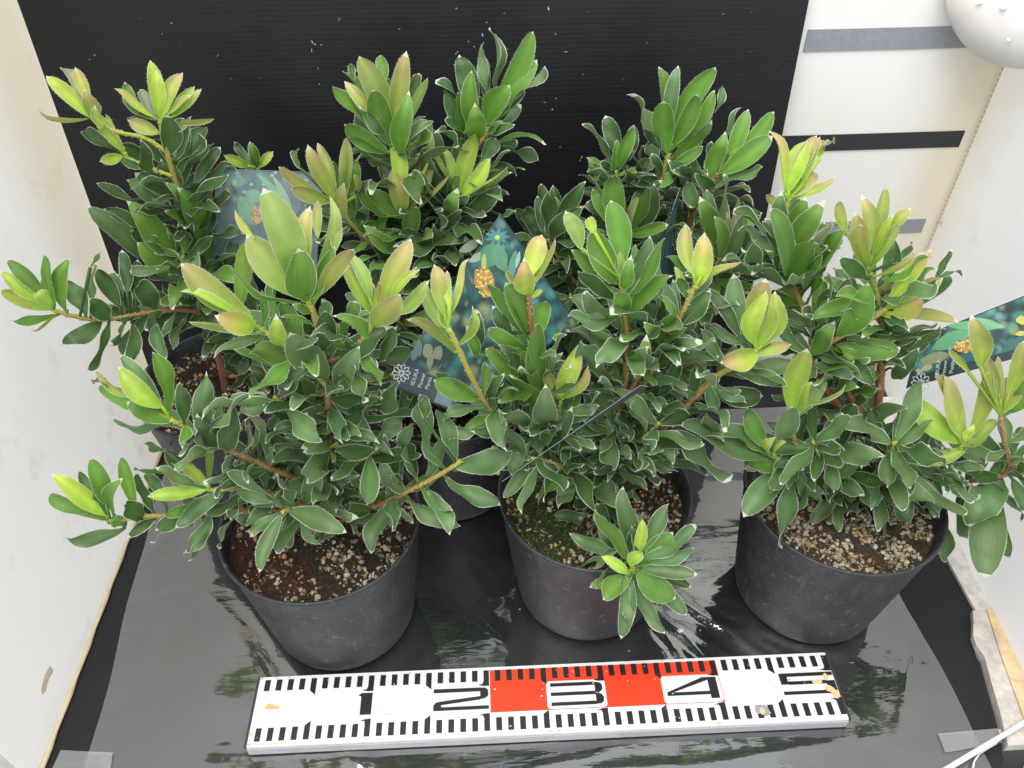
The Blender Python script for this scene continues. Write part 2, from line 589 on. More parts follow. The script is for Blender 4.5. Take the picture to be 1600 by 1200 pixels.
def sheet(name, pts, thick, mat, label, cat, nu=24, nv=24, wob=0.0, seed=1, cloth=False):
    """a slightly uneven upright sheet: pts = bottom a, bottom b, top b, top a"""
    r = random.Random(seed)
    ph = [r.uniform(0, 6) for _ in range(6)]
    a, b_, c, d = [Vector(p) for p in pts]
    nn = (b_ - a).cross(d - a).normalized()
    s = MB()
    for side in ((0,) if cloth else (0, 1)):
        base = len(s.v)
        for i in range(nu + 1):
            for j in range(nv + 1):
                u, v = i / nu, j / nv
                q = (a * (1 - u) + b_ * u) * (1 - v) + (d * (1 - u) + c * u) * v
                e = min(u, 1 - u) * 4
                w = wob * (math.sin(u * 7 + ph[0] + v * 2) + 0.6 * math.sin(v * 9 + ph[1] + u * 3)) * min(1, e)
                s.v.append(tuple(q + nn * w - nn * (thick * side)))
                s.c.append((1, 1, 1))
        for i in range(nu):
            for j in range(nv):
                k = base + i * (nv + 1) + j
                f = (k, k + nv + 1, k + nv + 2, k + 1)
                s.f.append(f if side == 0 else f[::-1])
                s.m.append(0)
    m_ = (nu + 1) * (nv + 1)
    rim = [i * (nv + 1) for i in range(nu + 1)] + [nu * (nv + 1) + j for j in range(1, nv + 1)] + [i * (nv + 1) + nv for i in range(nu - 1, -1, -1)] + [j for j in range(nv - 1, 0, -1)]
    for i in range(0 if cloth else len(rim)):
        p, q = rim[i], rim[(i + 1) % len(rim)]
        s.f.append((q, p, p + m_, q + m_))
        s.m.append(0)
    o = s.build(name, mat)
    return tag(o, label, cat)


wl = sheet("side_screen", [(-0.4215, -0.041, -0.05), (-0.4215, 0.46, -0.05), (-0.428, 0.50, 1.0), (-0.428, -0.041, 1.0)], -0.004, MWALL_L,
           "white stained woven plastic sheet standing as the left side wall", "screen", wob=0.0012, seed=4, cloth=True)
e = MB()
for i in range(20):                                               # yellowed sealing bead along the foot of the left sheet
    pass
pts = [Vector((-0.4190, -0.03 + 0.38 * i / 24, 0.0018)) for i in range(25)]
e.tube(pts, [0.0022 + 0.0007 * math.sin(i * 2.1) for i in range(25)], [(0.66, 0.55, 0.36)] * 25, 6)
e.build("sealing_bead", MPLAIN, wl)
e = MB()
stain_shapes = [((70, 1055), (78, 1040), (84, 1048), (76, 1062), (72, 1080), (66, 1086), (64, 1078))]
for shp in stain_shapes:
    e.quad([PPL(x, y, Vector((-0.4205, 0, 0)), Vector((1, 0, 0))) for x, y in shp], 0, (0.70, 0.58, 0.42))
e.build("rust_mark", MPRINT, wl, smooth=False)

wb = sheet("striped_panel", [(0.20, 0.414, 0.0), (0.461, 0.414, 0.0), (0.461, 0.414, 0.75), (0.20, 0.414, 0.75)], 0.004, MWALL_B,
           "white back panel with grey and black horizontal stripes at the right", "panel", wob=0.0)
for k, (zc, w, x1, col) in enumerate(((0.2117, 0.0165, 0.444, (0.27, 0.28, 0.31)), (0.3117, 0.0170, 0.4472, (0.018, 0.018, 0.02)), (0.4117, 0.0195, 0.452, (0.27, 0.28, 0.32)))):
    e = MB()
    e.box((0.262, 0.4128, zc - w / 2), (x1, 0.4139, zc + w / 2), 0, col)
    o = e.build("stripe", MPRINT, wb, smooth=False)
    o['label'] = ("grey lower stripe", "black stripe", "grey upper stripe")[k]

wr = sheet("right_screen", [(0.414, -0.075, -0.05), (0.4615, 0.42, -0.05), (0.4645, 0.42, 0.75), (0.452, -0.075, 0.75)], -0.004, MWALL_R,
           "white cloth sheet hanging as the right side wall", "screen", wob=0.0015, seed=9, cloth=True)
e = MB()
for i in range(70):
    z = 0.10 + i * 0.0052
    x = 0.4588
    e.box((x - 0.0003, 0.4122, z), (x + 0.0003, 0.4134, z + 0.0013), 0, (0.42, 0.36, 0.29))
for (px, py) in ((1535, 213), (1473, 348)):
    c = P(px, py, 0.4122)
    e.box((c.x - 0.0013, 0.411, c.z - 0.0013), (c.x + 0.0013, 0.4130, c.z + 0.0013), 0, (0.02, 0.02, 0.02))
e.build("seam_stitching", MPRINT, wb, smooth=False)

# pale rail and wooden block along the right foot
e = MB()
pl = [(0.4135, 0.0665), (0.452, 0.0665), (0.458, 0.36), (0.4135, 0.36)]


def prism(mb, plan, z0, z1, col, mi=0):
    mb.quad([(x, y, z1) for x, y in plan], mi, col)
    mb.quad([(x, y, z0) for x, y in reversed(plan)], mi, col)
    for i in range(len(plan)):
        a, c = plan[i], plan[(i + 1) % len(plan)]
        mb.quad([(a[0], a[1], z0), (c[0], c[1], z0), (c[0], c[1], z1), (a[0], a[1], z1)], mi, col)


prism(e, pl, -0.0545, 0.003, (0.60, 0.57, 0.53))
tag(e.build("floor_rail", MWOOD, smooth=False), "pale grey painted rail at the foot of the right wall", "rail")
bl = empty("wooden_block", (0.40, 0.0, 0.0))
e = MB()
prism(e, [(0.4085, 0.066), (0.4035, 0.054), (0.396, 0.040), (0.3945, 0.031), (0.3965, 0.020), (0.3900, -0.006), (0.3845, -0.030), (0.3770, -0.0575),
          (0.397, -0.0575), (0.404, -0.02), (0.411, 0.02), (0.418, 0.05), (0.4215, 0.066)], -0.0045, 0.006, (0.52, 0.47, 0.43))
e.build("weathered_face", MWOOD, bl, smooth=False)
e = MB()
prism(e, [(0.3972, -0.0575), (0.425, -0.0575), (0.437, 0.02), (0.443, 0.066), (0.4217, 0.066), (0.4182, 0.05), (0.4112, 0.02), (0.4042, -0.02)], -0.0045, 0.0075, (0.62, 0.47, 0.28))
e.build("sawn_face", MWOOD, bl, smooth=False)
tag(bl, "weathered wooden block beside the flat black board at the right corner", "wood block")

# rounded white cover of unknown purpose above the striped panel
cc = P(1640, -46, 0.37)
e = MB()
prof_cov = [(0.0001, 0.030), (0.03, 0.030), (0.050, 0.028), (0.058, 0.022), (0.066, 0.016), (0.074, 0.006), (0.0775, -0.004), (0.079, -0.014), (0.078, -0.022), (0.070, -0.03), (0.0001, -0.033)]
e.lathe(prof_cov, 72, 0, (0, 0, 0), (0.80, 0.77, 0.74))
for k in range(len(e.v)):
    pass
cov = e.build("round_cover", MENAMEL, origin=(0, 0, 0))
cov.location = cc
cov.scale = (0.93, 0.93, 0.93)
cov.rotation_euler = (CAM - cc + Vector((0.1, 0, 0.35))).to_track_quat('Z', 'Y').to_euler()
tag(cov, "rounded white cover with brown specks at the upper right corner", "lamp cover")
for (a, r, s) in ((3.85, 0.062, 0.0022), (4.15, 0.052, 0.0030), (3.70, 0.055, 0.0013), (4.5, 0.068, 0.0014)):
    q = Vector((r * math.cos(a), r * math.sin(a), 0.0205 + (0.064 - r) * 0.7))
    e = MB()
    e.quad([q + Vector((s * 1.2 * math.cos(t * 0.9), s * math.sin(t * 0.9), 0.0)) for t in range(7)], 0, (0.60, 0.53, 0.46))
    o = e.build("stain", MPRINT, None, smooth=False)
    o.parent = cov

# clear film over the base board
fm = MB()
NX, NY = 260, 170
rf = random.Random(3)
folds = [(0.105 + 0.013 * i + rf.uniform(-.004, .004), 0.055 + rf.uniform(-.01, .01), math.radians(118 + 4 * i + rf.uniform(-8, 8)), rf.uniform(0.05, 0.09), rf.uniform(0.0035, 0.006), rf.uniform(0.0005, 0.0010)) for i in range(12)]
folds += [(-0.215, 0.03, math.radians(128), 0.11, 0.006, 0.0011), (-0.20, 0.02, math.radians(131), 0.08, 0.004, 0.0010), (0.335, 0.03, math.radians(60), 0.09, 0.005, 0.0008)]
for i in range(26):                                               # long soft creases all over the sheet
    folds.append((rf.uniform(-0.38, 0.34), rf.uniform(-0.03, 0.22), math.radians(rf.uniform(95, 150) if rf.random() < 0.7 else rf.uniform(10, 60)), rf.uniform(0.03, 0.10), rf.uniform(0.0025, 0.006), rf.uniform(0.0002, 0.0006)))
for i in range(9):
    folds.append((rf.uniform(-0.2, 0.3), rf.uniform(-0.062, -0.043), math.radians(rf.uniform(-12, 12)), rf.uniform(0.03, 0.10), rf.uniform(0.004, 0.008), rf.uniform(0.0004, 0.0009)))


def film_z(x, y):
    z = 0.0008 + 0.0004 * math.sin(x * 31 + y * 17) * math.sin(y * 23 - x * 9) + 0.0003
    for fx, fy, an, ln, wd, h in folds:
        dx, dy = x - fx, y - fy
        a = dx * math.cos(an) + dy * math.sin(an)
        t = -dx * math.sin(an) + dy * math.cos(an)
        z += h * math.exp(-(t / wd) ** 2 - (a / ln) ** 2)
    if y < -0.102:
        q = -0.102 - y
        z -= min(12 * q * q, 0.02 + q * 0.7)
    return z


for j in range(NY + 1):
    y = -0.125 + (0.352 + 0.125) * (j / NY)
    xl = -0.386 - 0.016 * min(1.2, max(-0.5, y / 0.2)) + 0.0012 * math.sin(y * 40)
    xr = 0.356 - 0.006 * max(-0.3, y / 0.1) + 0.001 * math.sin(y * 50 + 1)
    if y > 0.10:
        xr = max(xr, 0.351) + 0.0 * y
    for i in range(NX + 1):
        x = xl + (xr - xl) * i / NX
        fm.v.append((x, y, film_z(x, y)))
        fm.c.append((1, 1, 1))
for j in range(NY):
    for i in range(NX):
        k = j * (NX + 1) + i
        fm.f.append((k, k + 1, k + NX + 2, k + NX + 1))
        fm.m.append(0)
tag(fm.build("plastic_film", MFILM), "clear glossy plastic film spread over the flat black board", "film")

for (q, lab) in ((((95, 1172), (176, 1176), (172, 1206), (80, 1204)), "strip of clear tape at the lower left end of the board"),
                 (((1466, 1146), (1560, 1138), (1566, 1160), (1477, 1176)), "strip of clear tape beside the wooden block")):
    e = MB()
    e.quad([PZ(x, y, 0.0034) for x, y in q])
    e.quad([PZ(x, y, 0.0030) for x, y in reversed(q)])
    tag(e.build("clear_tape", MTAPE, smooth=False), lab, "tape", "clear tapes holding the film")
e = MB()
pts = [PZ(x, y, 0.006) for x, y in ((1562, 1140), (1563, 1152), (1556, 1162), (1542, 1170), (1530, 1178), (1522, 1190), (1520, 1204), (1523, 1215))]
e.tube(pts, [0.0007] * len(pts), [(0.65, 0.65, 0.62)] * len(pts), 6)
tag(e.build("loose_cord", MPLAIN), "thin pale cord curling off the tape by the wooden block", "cord")
e = MB()
pts = [PZ(1615, 1120, 0.012), PZ(1560, 1153, 0.012), PZ(1470, 1207, 0.012)]
e.tube(pts, [0.0021] * 3, [(0.78, 0.74, 0.70)] * 3, 10)
tag(e.build("pale_rod", MPLAIN), "thin pale rod crossing the lower right corner", "rod")

# ------------------------------------------------------------------ ruler
rul = empty("survey_ruler", (0, 0, 0.002))
RA = -0.0098
RT = 0.015


def RP(xc, yc, lift=0.0):
    x, y = xc / 100 - 0.25, yc / 100 - 0.03
    return Vector((x * math.cos(RA) - y * math.sin(RA), x * math.sin(RA) + y * math.cos(RA), RT + lift))


WHITE, RED, BLK = (0.70, 0.70, 0.695), (0.86, 0.045, 0.010), (0.012, 0.012, 0.014)
MR = Matrix.Rotation(RA, 4, 'Z') @ Matrix.Translation((-0.25, -0.03, 0))
e = MB()
e.box((0, 0, 0.0035), (0.5, 0.06, RT), 0, WHITE, MR)
e.build("rod_body", MPAINT, rul, smooth=False)
e = MB()
e.box((-0.0004, -0.0012, 0.0032), (0.5004, -0.0002, 0.0125), 0, (0.35, 0.35, 0.37), MR)
e.box((-0.0004, 0.0602, 0.0032), (0.5004, 0.0612, 0.0125), 0, (0.35, 0.35, 0.37), MR)
e.build("side_rail", MPAINT, rul, smooth=False)
for xa, xb in ((0.5002, 0.5026), (-0.0026, -0.0002)):
    e = MB()
    e.box((xa, 0.0005, 0.0035), (xb, 0.0595, 0.0144), 0, (0.03, 0.03, 0.03), MR)
    e.build("end_cap", MPLAIN, rul, smooth=False)


class Ink(MB):
    lift = 0.00010

    def poly(s, pts, col):
        s.lift += 0.000004
        s.quad([RP(x, y, s.lift) for x, y in pts], 0, col)

    def rect(s, x0, y0, x1, y1, col):
        s.poly([(x0, y0), (x1, y0), (x1, y1), (x0, y1)], col)


r_ = Ink()
r_.rect(20.05, 1.95, 40.05, 5.72, RED)
r_.build("red_band", MPAINT, rul, smooth=False)
t_, t2_ = Ink(), Ink()
t_.lift = t2_.lift = 0.00022
for k in range(1, 51):
    x0, x1 = k - 0.5, k - 0.02
    t_.rect(x0, 4.72, x1, 5.72, BLK)
    t2_.rect(x0, 0.42, x1, 1.52, BLK)
    if k % 10 == 5:
        t_.poly([(x0, 4.72), (x1, 4.72), (x1, 4.2), (x0, 4.6)][:4], BLK)
        t2_.poly([(x0, 1.52), (x1, 1.52), (x1, 1.95), (x0, 1.62)], BLK)
    if k % 10 == 0:
        t_.poly([(x0 - 0.5, 4.42), (x0, 4.30), (x1, 4.30), (x1, 4.72), (x0, 4.72), (x0 - 0.1, 4.5)], BLK)
        t2_.poly([(x0 - 0.5, 1.72), (x0 - 0.1, 1.74), (x0, 1.52), (x1, 1.52), (x1, 1.92), (x0, 1.88)], BLK)
t_.build("graduation_print", MPAINT, rul, smooth=False)
t2_.build("graduation_print", MPAINT, rul, smooth=False)

def rbox(x0, y0, x1, y1, r):
    pts = []
    for (cx, cy, a0) in ((x1 - r, y1 - r, 0), (x0 + r, y1 - r, 90), (x0 + r, y0 + r, 180), (x1 - r, y0 + r, 270)):
        for a in range(0, 91, 18):
            w = math.radians(a0 + a)
            pts.append((cx + r * math.cos(w), cy + r * math.sin(w)))
    return pts


for x in (25.0, 35.0):
    q_ = Ink()
    q_.lift = 0.00024
    q_.poly(rbox(x - 0.1, 2.0, x + 5.0, 4.45, 0.3), WHITE)
    q_.build("numeral_plate", MPAINT, rul, smooth=False)


def numeral(kind, col=BLK):
    d = Ink()
    d.lift = 0.00042
    if kind == 1:
        d.rect(9.0, 2.25, 9.95, 4.15, col)
        d.poly([(8.75, 3.95), (9.0, 3.85), (9.0, 4.15)], col)
    if kind == 2:
        d.rect(15.2, 3.84, 19.2, 4.18, col)
        d.poly([(19.2, 4.18), (19.6, 4.15), (19.85, 4.0), (19.9, 3.6), (19.85, 3.4), (19.6, 3.22), (19.2, 3.15), (19.2, 3.4)], col)
        d.poly([(19.2, 3.12), (19.2, 3.42), (15.8, 3.08), (15.8, 2.76)], col)
        d.poly([(15.8, 3.08), (15.4, 3.0), (15.2, 2.75), (15.2, 2.28), (15.85, 2.28), (15.85, 2.8)], col)
        d.rect(15.85, 2.28, 19.92, 2.58, col)
    if kind == 3:
        for y in (3.98, 3.15, 2.28):
            d.rect(25.25, y - 0.03, 29.1, y + 0.28, col)
        d.poly([(29.1, 4.22), (29.5, 4.18), (29.72, 4.0), (29.75, 3.6), (29.6, 3.4), (29.4, 3.27), (29.1, 3.3)], col)
        d.poly([(29.1, 2.28), (29.1, 3.25), (29.4, 3.24), (29.65, 3.1), (29.78, 2.85), (29.75, 2.5), (29.5, 2.3)], col)
    if kind == 4:
        d.poly([(35.25, 2.78), (35.25, 2.98), (38.5, 4.2), (39.7, 4.2), (39.7, 2.3), (38.95, 2.3), (38.95, 3.95)], col)
        d.rect(35.25, 2.66, 38.95, 2.96, col)
    if kind == 5:
        d.rect(45.25, 3.88, 49.95, 4.2, col)
        d.rect(45.25, 3.2, 45.9, 3.92, col)
        d.rect(45.9, 3.16, 49.2, 3.46, col)
        d.rect(49.2, 2.5, 49.95, 3.42, col)
        d.rect(45.25, 2.28, 49.3, 2.58, col)
    d.build("numeral", MPAINT, rul, smooth=False)


for k in (1, 2, 3, 4, 5):
    numeral(k)
d = Ink()
d.lift = 0.0005
rr = random.Random(8)


def blot(x, y, r, col, sq=1.0):
    d.poly([(x + r * rr.uniform(0.6, 1.1) * math.cos(w * 0.7), y + r * sq * rr.uniform(0.6, 1.1) * math.sin(w * 0.7)) for w in range(9)], col)


def one_stain():
    global d
    d.build("stain", MPAINT, rul, smooth=False)
    lf = d.lift
    d = Ink()
    d.lift = lf


d.poly([(0.8, 3.2), (1.1, 3.6), (1.5, 3.5), (2.2, 3.25), (2.0, 3.1), (1.2, 3.1)], (0.62, 0.38, 0.16))
one_stain()
for (x, y, r, s) in ((48.6, 3.35, .38, .8), (49.3, 3.75, .35, .9), (49.2, 2.7, .45, .7), (49.6, 2.2, .45, 1), (48.2, 3.3, .28, .9)):
    blot(x, y, r, (0.72, 0.48, 0.26), s)
    one_stain()
for (x, y, r) in ((43.2, 1.0, .55), (42.7, 1.1, .45)):
    blot(x, y, r, (0.30, 0.30, 0.29))
    one_stain()
blot(42.95, 1.0, .28, (0.62, 0.48, 0.28), 1.4)
one_stain()
for i in range(70):
    x, y = rr.uniform(0.1, 49.8), rr.uniform(0.1, 5.9)
    blot(x, y, rr.uniform(0.03, 0.10), rr.choice(((0.55, 0.46, 0.34), (0.6, 0.6, 0.58), (0.45, 0.36, 0.25))))
for i in range(16):
    blot(rr.choice((0.15, rr.uniform(0, 4), rr.uniform(20, 40))), rr.choice((0.15, 5.85, rr.uniform(0.1, 1.2))), rr.uniform(0.08, 0.22), (0.62, 0.44, 0.22), 0.6)
ds = d.build("dirt_speck", MPAINT, rul, smooth=False)
ds["kind"] = "stuff"
tag(rul, "white and red survey ruler with numbers 1 to 5 lying in front of the pots", "ruler")

# ------------------------------------------------------------------ leaves
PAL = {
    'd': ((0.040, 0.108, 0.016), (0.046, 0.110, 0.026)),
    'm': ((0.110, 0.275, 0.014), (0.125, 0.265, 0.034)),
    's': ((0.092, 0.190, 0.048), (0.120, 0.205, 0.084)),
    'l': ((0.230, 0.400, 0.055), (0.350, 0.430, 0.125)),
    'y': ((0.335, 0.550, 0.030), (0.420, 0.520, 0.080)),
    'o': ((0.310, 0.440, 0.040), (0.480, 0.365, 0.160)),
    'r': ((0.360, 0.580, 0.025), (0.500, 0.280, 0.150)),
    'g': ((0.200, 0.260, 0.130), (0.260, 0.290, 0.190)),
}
YOUNG = set('lyor')
RNG = random.Random(11)
TS = [0.0, 0.06, 0.14, 0.24, 0.35, 0.46, 0.57, 0.68, 0.78, 0.86, 0.92, 0.965, 0.99]


def prof(t):
    p = 1.10
    x = abs(2 * t ** p - 1)
    q = 1.90 if t > 0.532 else 1.72
    f = max(0.0, 1 - x ** q) ** (1 / q)
    return max(f * (1 - 0.25 * (1 - t) ** 2.2), 0.09)


def leaf(mb, A, B, W, cls, n=None, wave=0.0, bow=None, lat=None, curl=None, roll=0.0, twist=0.0, cup=None, hairs=True, sat=1.0):
    ax = B - A
    Ln = ax.length
    if Ln < 1e-4:
        return
    d = ax / Ln
    if n is None:
        v = (CAM - A).normalized()
        n = v
    n = n - d * n.dot(d)
    if n.length < 1e-3:
        n = Vector((0, 0, 1)) - d * d.z
    n.normalize()
    n = Matrix.Rotation(roll, 3, d) @ n
    s = d.cross(n)
    bow = RNG.uniform(-0.10, 0.18) if bow is None else bow
    lat = RNG.uniform(-0.09, 0.09) if lat is None else lat
    curl = (RNG.uniform(0.0, 0.9) * (1 if RNG.random() < 0.75 else -0.6)) if curl is None else curl
    cup = RNG.uniform(0.0, 0.52) if cup is None else cup
    c0, c1 = PAL[cls]
    jit = RNG.uniform(0.82, 1.18) * sat
    hue = RNG.uniform(-0.08, 0.08)
    c0 = (c0[0] * jit * (1 + hue), c0[1] * jit, c0[2] * jit)
    c1 = (c1[0] * jit * (1 + hue), c1[1] * jit, c1[2] * jit)
    rnd = RNG.random()
    whitetip = RNG.random() < 0.3
    ph1, ph2 = RNG.uniform(0, 6.28), RNG.uniform(0, 6.28)
    fq = RNG.uniform(1.0, 1.7)
    base = len(mb.v)
    young = cls in YOUNG
    mg = 0.00022 if young else (0.00029 if cls in 'sd' else 0.00024)
    rows = []
    edge = ([], [])
    for t in TS:
        c = A + d * (Ln * t) + n * (bow * Ln * 4 * t * (1 - t) * 0.6) + s * (lat * Ln * math.sin(math.pi * t))
        if t > 0.80:
            k = (t - 0.80) / 0.20
            c = c - n * (curl * W * 0.6 * k * k)
        tw = twist * t
        ss = s * math.cos(tw) + n * math.sin(tw)
        nn = n * math.cos(tw) - s * math.sin(tw)
        hw = 0.5 * W * prof(t)
        um = max(0.45, 1 - mg * RNG.uniform(0.45, 1.5) / max(hw, 1e-5))
        row = []
        for u in (-1, -um, -um * 0.55, 0, um * 0.55, um, 1):
            off = cup * hw * u * u
            wv = wave * W * 0.5 * abs(u) ** 1.6 * math.sin(fq * 6.28 * t + (ph1 if u < 0 else ph2)) * min(1, t * 2.5)
            p = c + ss * (u * hw) + nn * (off + wv)
            row.append(len(mb.v))
            mb.v.append(tuple(p))
            k = t * t * (3 - 2 * t) if cls not in 'ro' else t ** 1.6
            ci = [c0[i] * (1 - k) + c1[i] * k for i in range(3)]
            if u == 0:
                ci = [x * 1.18 + 0.006 for x in ci]
            mb.c.append(tuple(ci))
            mb.lp[row[-1]] = (t, u * 0.5 + 0.5, rnd)
        edge[0].append((Vector(mb.v[row[0]]), -ss, nn, hw))
        edge[1].append((Vector(mb.v[row[6]]), ss, nn, hw))
        rows.append(row)
    # pointed white tip
    tip = len(mb.v)
    ct = A + d * (Ln * 1.0 + 0.0012) - n * (curl * W * 0.75)
    mb.v.append(tuple(ct))
    mb.c.append(c1)
    for i in range(len(rows) - 1):
        a, b_ = rows[i], rows[i + 1]
        for k in range(6):
            mb.f.append((a[k], a[k + 1], b_[k + 1], b_[k]))
            mb.m.append(1 if (k in (0, 5) and i > 0) or (i == len(rows) - 2 and whitetip) else 0)
    for k in range(6):
        mb.f.append((rows[-1][k], rows[-1][k + 1], tip))
        mb.m.append(1)
    if hairs:
        for e_ in edge:
            for i in range(1, len(e_) - 1):
                p0, s0, n0, h0 = e_[i]
                p1 = e_[i + 1][0]
                seg = (p1 - p0).length
                cnt = max(1, int(seg / 0.0011))
                for q in range(cnt):
                    if RNG.random() < 0.40:
                        continue
                    w = (q + RNG.random()) / cnt
                    o = p0 + (p1 - p0) * w
                    hl = RNG.uniform(0.0005, 0.0015)
                    dr = (s0 + d * RNG.uniform(-0.1, 0.9) + n0 * RNG.uniform(-0.7, 0.7)).normalized()
                    td = (p1 - p0).normalized() * 0.00013
                    bi = len(mb.v)
                    mb.v += [tuple(o - td), tuple(o + td), tuple(o + dr * hl)]
                    mb.c += [c1] * 3
                    mb.f.append((bi, bi + 1, bi + 2))
                    mb.m.append(1)


def smooth_path(pts, n):
    out = []
    k = len(pts)
    for i in range(k - 1):
        p0, p1, p2, p3 = pts[max(i - 1, 0)], pts[i], pts[i + 1], pts[min(i + 2, k - 1)]
        for j in range(n):
            t = j / n
            out.append(0.5 * ((2 * p1) + (p2 - p0) * t + (2 * p0 - 5 * p1 + 4 * p2 - p3) * t * t + (3 * p1 - p0 - 3 * p2 + p3) * t ** 3))
    out.append(pts[-1])
    return out


BARK, RUST, YGRN, GRN = (0.20, 0.095, 0.05), (0.36, 0.15, 0.075), (0.42, 0.42, 0.08), (0.28, 0.40, 0.06)


def lerp3(a, b_, t):
    return tuple(x + (y - x) * t for x, y in zip(a, b_))


def stem_col(t, c0, c1):
    return lerp3(c0, c1, t ** 1.7)


def to_px(p):
    q = p - CAM
    z = q.dot(FWD)
    return 800 + FPX * q.dot(RGT) / z, 600 - FPX * q.dot(UPV) / z


def shoot(plant, stem, r0, r1, leaves, c0=RUST, c1=YGRN, auto=(), face=False, depth=0.018, start=None, wv=None):
    """one branch of a plant: stem points are (px, py, Y); leaves are 'bx by tx ty w class' lines, rear ones first"""
    pts = [P(*q) for q in stem]
    if start is not None:
        pts = [start] + pts
    path = smooth_path(pts, 6)
    k = len(path)
    mb = MB()
    rd = [(r0 + (r1 - r0) * i / (k - 1)) / 1000 * (1 + 0.10 * math.sin(i * 1.9)) for i in range(k)]
    mb.tube(path, rd, [stem_col(i / (k - 1), c0, c1) for i in range(k)], 9)
    # leaf scars and little bud scales along the stem
    for i in range(2, k - 1, 1):
        for _ in range(2):
            a = Vector((RNG.gauss(0, 1), RNG.gauss(0, 1), RNG.gauss(0, 1)))
            t = (path[min(i + 1, k - 1)] - path[i - 1]).normalized()
            a = (a - t * a.dot(t)).normalized()
            q = path[i] + (path[i + 1] - path[i]) * RNG.random() + a * rd[i] * 0.7
            mb.tube([q, q + a * 0.0012 + t * 0.0012], [0.0011, 0.0003], [lerp3(stem_col(i / k, c0, c1), GRN, 0.4)] * 2, 5)
    br = mb.build("branch", MSTEM, plant)
    spx = [(to_px(p), p) for p in path]
    old, yng = MB(), MB()
    rows = [ln.split() for ln in leaves.strip().splitlines() if ln.strip()]
    nL = max(1, len(rows) - 1)
    for i, tk in enumerate(rows):
        bx, by, tx, ty, w = [float(q) for q in tk[:5]]
        cl = tk[5]
        ex = dict(q.split('=') for q in tk[6:])
        best = min(spx, key=lambda q: (q[0][0] - bx) ** 2 + (q[0][1] - by) ** 2)
        dist = math.hypot(best[0][0] - bx, best[0][1] - by)
        fr = i / nL
        order = depth * (1 - 2 * fr)
        Yb = best[1].y + order * 0.25
        lpx = math.hypot(tx - bx, ty - by)
        A = P(bx, by, Yb)
        pxm = FPX / (A - CAM).dot(FWD)
        Lm = lpx / pxm
        down = (ty - by) / max(lpx, 1)
        if face:
            Yt = best[1].y - down * 0.62 * Lm - 0.25 * Lm + order * 0.5
        else:
            Yt = Yb + order - (0.55 * Lm * down if down > 0 else 0.0) + RNG.uniform(-0.004, 0.004)
        if 'Y' in ex:
            Yt = float(ex['Y'])
        B = P(tx, ty, Yt)
        Wm = w * 0.97 / pxm
        real = max(Wm, 0.30 * (B - A).length)
        roll = math.acos(min(1, Wm / real)) * (1 if RNG.random() < 0.5 else -1)
        roll += RNG.uniform(-0.25, 0.25) if Wm >= real * 0.98 else 0
        if 5 < dist < 70:
            A = A * 0.5 + best[1] * 0.5
        mbx = yng if cl in YOUNG else old
        wave = wv if wv is not None else (0.0 if cl in YOUNG else (0.20 if cl == 'm' else (0.60 if cl == 's' else 0.34)))
        wave = float(ex.get('wv', wave))
        leaf(mbx, A, B, real * (1.03 if roll else 1.0), cl, wave=wave, roll=roll, twist=RNG.uniform(-0.25, 0.25) * (1 + 2 * wave),
             lat=float(ex['lat']) if 'lat' in ex else None, curl=float(ex['curl']) if 'curl' in ex else None)
        if 5 < dist < 90:
            S = best[1]
            mid = S * 0.5 + A * 0.5
            cc_ = PAL[cl][0]
            mbx.tube([S, mid, A + (B - A) * 0.05], [0.0011, 0.0012, 0.0014], [cc_, cc_, cc_], 5)
    # ordinary leaves filling the stem between the ones above
    ang = RNG.uniform(0, 6)
    for (t0, t1, n, ln, cl) in auto:
        n = int(n * 1.8)
        for j in range(n):
            t = t0 + (t1 - t0) * (j + RNG.random() * 0.6) / n
            i = min(k - 2, int(t * (k - 1)))
            p = path[i] + (path[i + 1] - path[i]) * (t * (k - 1) - i)
            a = (path[i + 1] - path[i]).normalized()
            ang += 2.39996 + RNG.uniform(-0.3, 0.3)
            e1 = a.cross(Vector((0.2, 0.3, 0.93)))
            if e1.length < 0.1:
                e1 = a.cross(Vector((1, 0, 0)))
            e1.normalize()
            e2 = a.cross(e1)
            rad = e1 * math.cos(ang) + e2 * math.sin(ang)
            if rad.dot((CAM - p).normalized()) > 0.72 and RNG.random() < 0.75:
                continue
            th = math.radians(RNG.uniform(48, 85))
            dr = (a * math.cos(th) + rad * math.sin(th) + Vector((0, 0, 0.12))).normalized()
            l_ = ln / 1000 * RNG.uniform(0.9, 1.55)
            B = p + dr * l_
            if B.z < 0.012 or B.y > 0.352 + 0.1 * B.z or B.x < -0.415 or B.x > 0.44:
                continue
            nn = (a - dr * a.dot(dr)).normalized()
            c = RNG.choice(cl)
            leaf(yng if c in YOUNG else old, p + rad * 0.001, B, l_ * RNG.uniform(0.25, 0.36), c, n=nn, wave=RNG.uniform(0.2, 0.75), bow=RNG.uniform(-0.18, 0.05),
                 curl=RNG.uniform(-0.3, 0.9), roll=RNG.uniform(-0.5, 0.5), twist=RNG.uniform(-0.5, 0.5))
    if old.v:
        old.build("leaf_cluster", [MLEAF, MFUZZ], br)
    if yng.v:
        o = yng.build("young_leaf_cluster", [MLEAF, MFUZZ], br)
    return br


# ------------------------------------------------------------------ pots
POT_H, R_TOP, R_BOT = 0.140, 0.0832, 0.0655


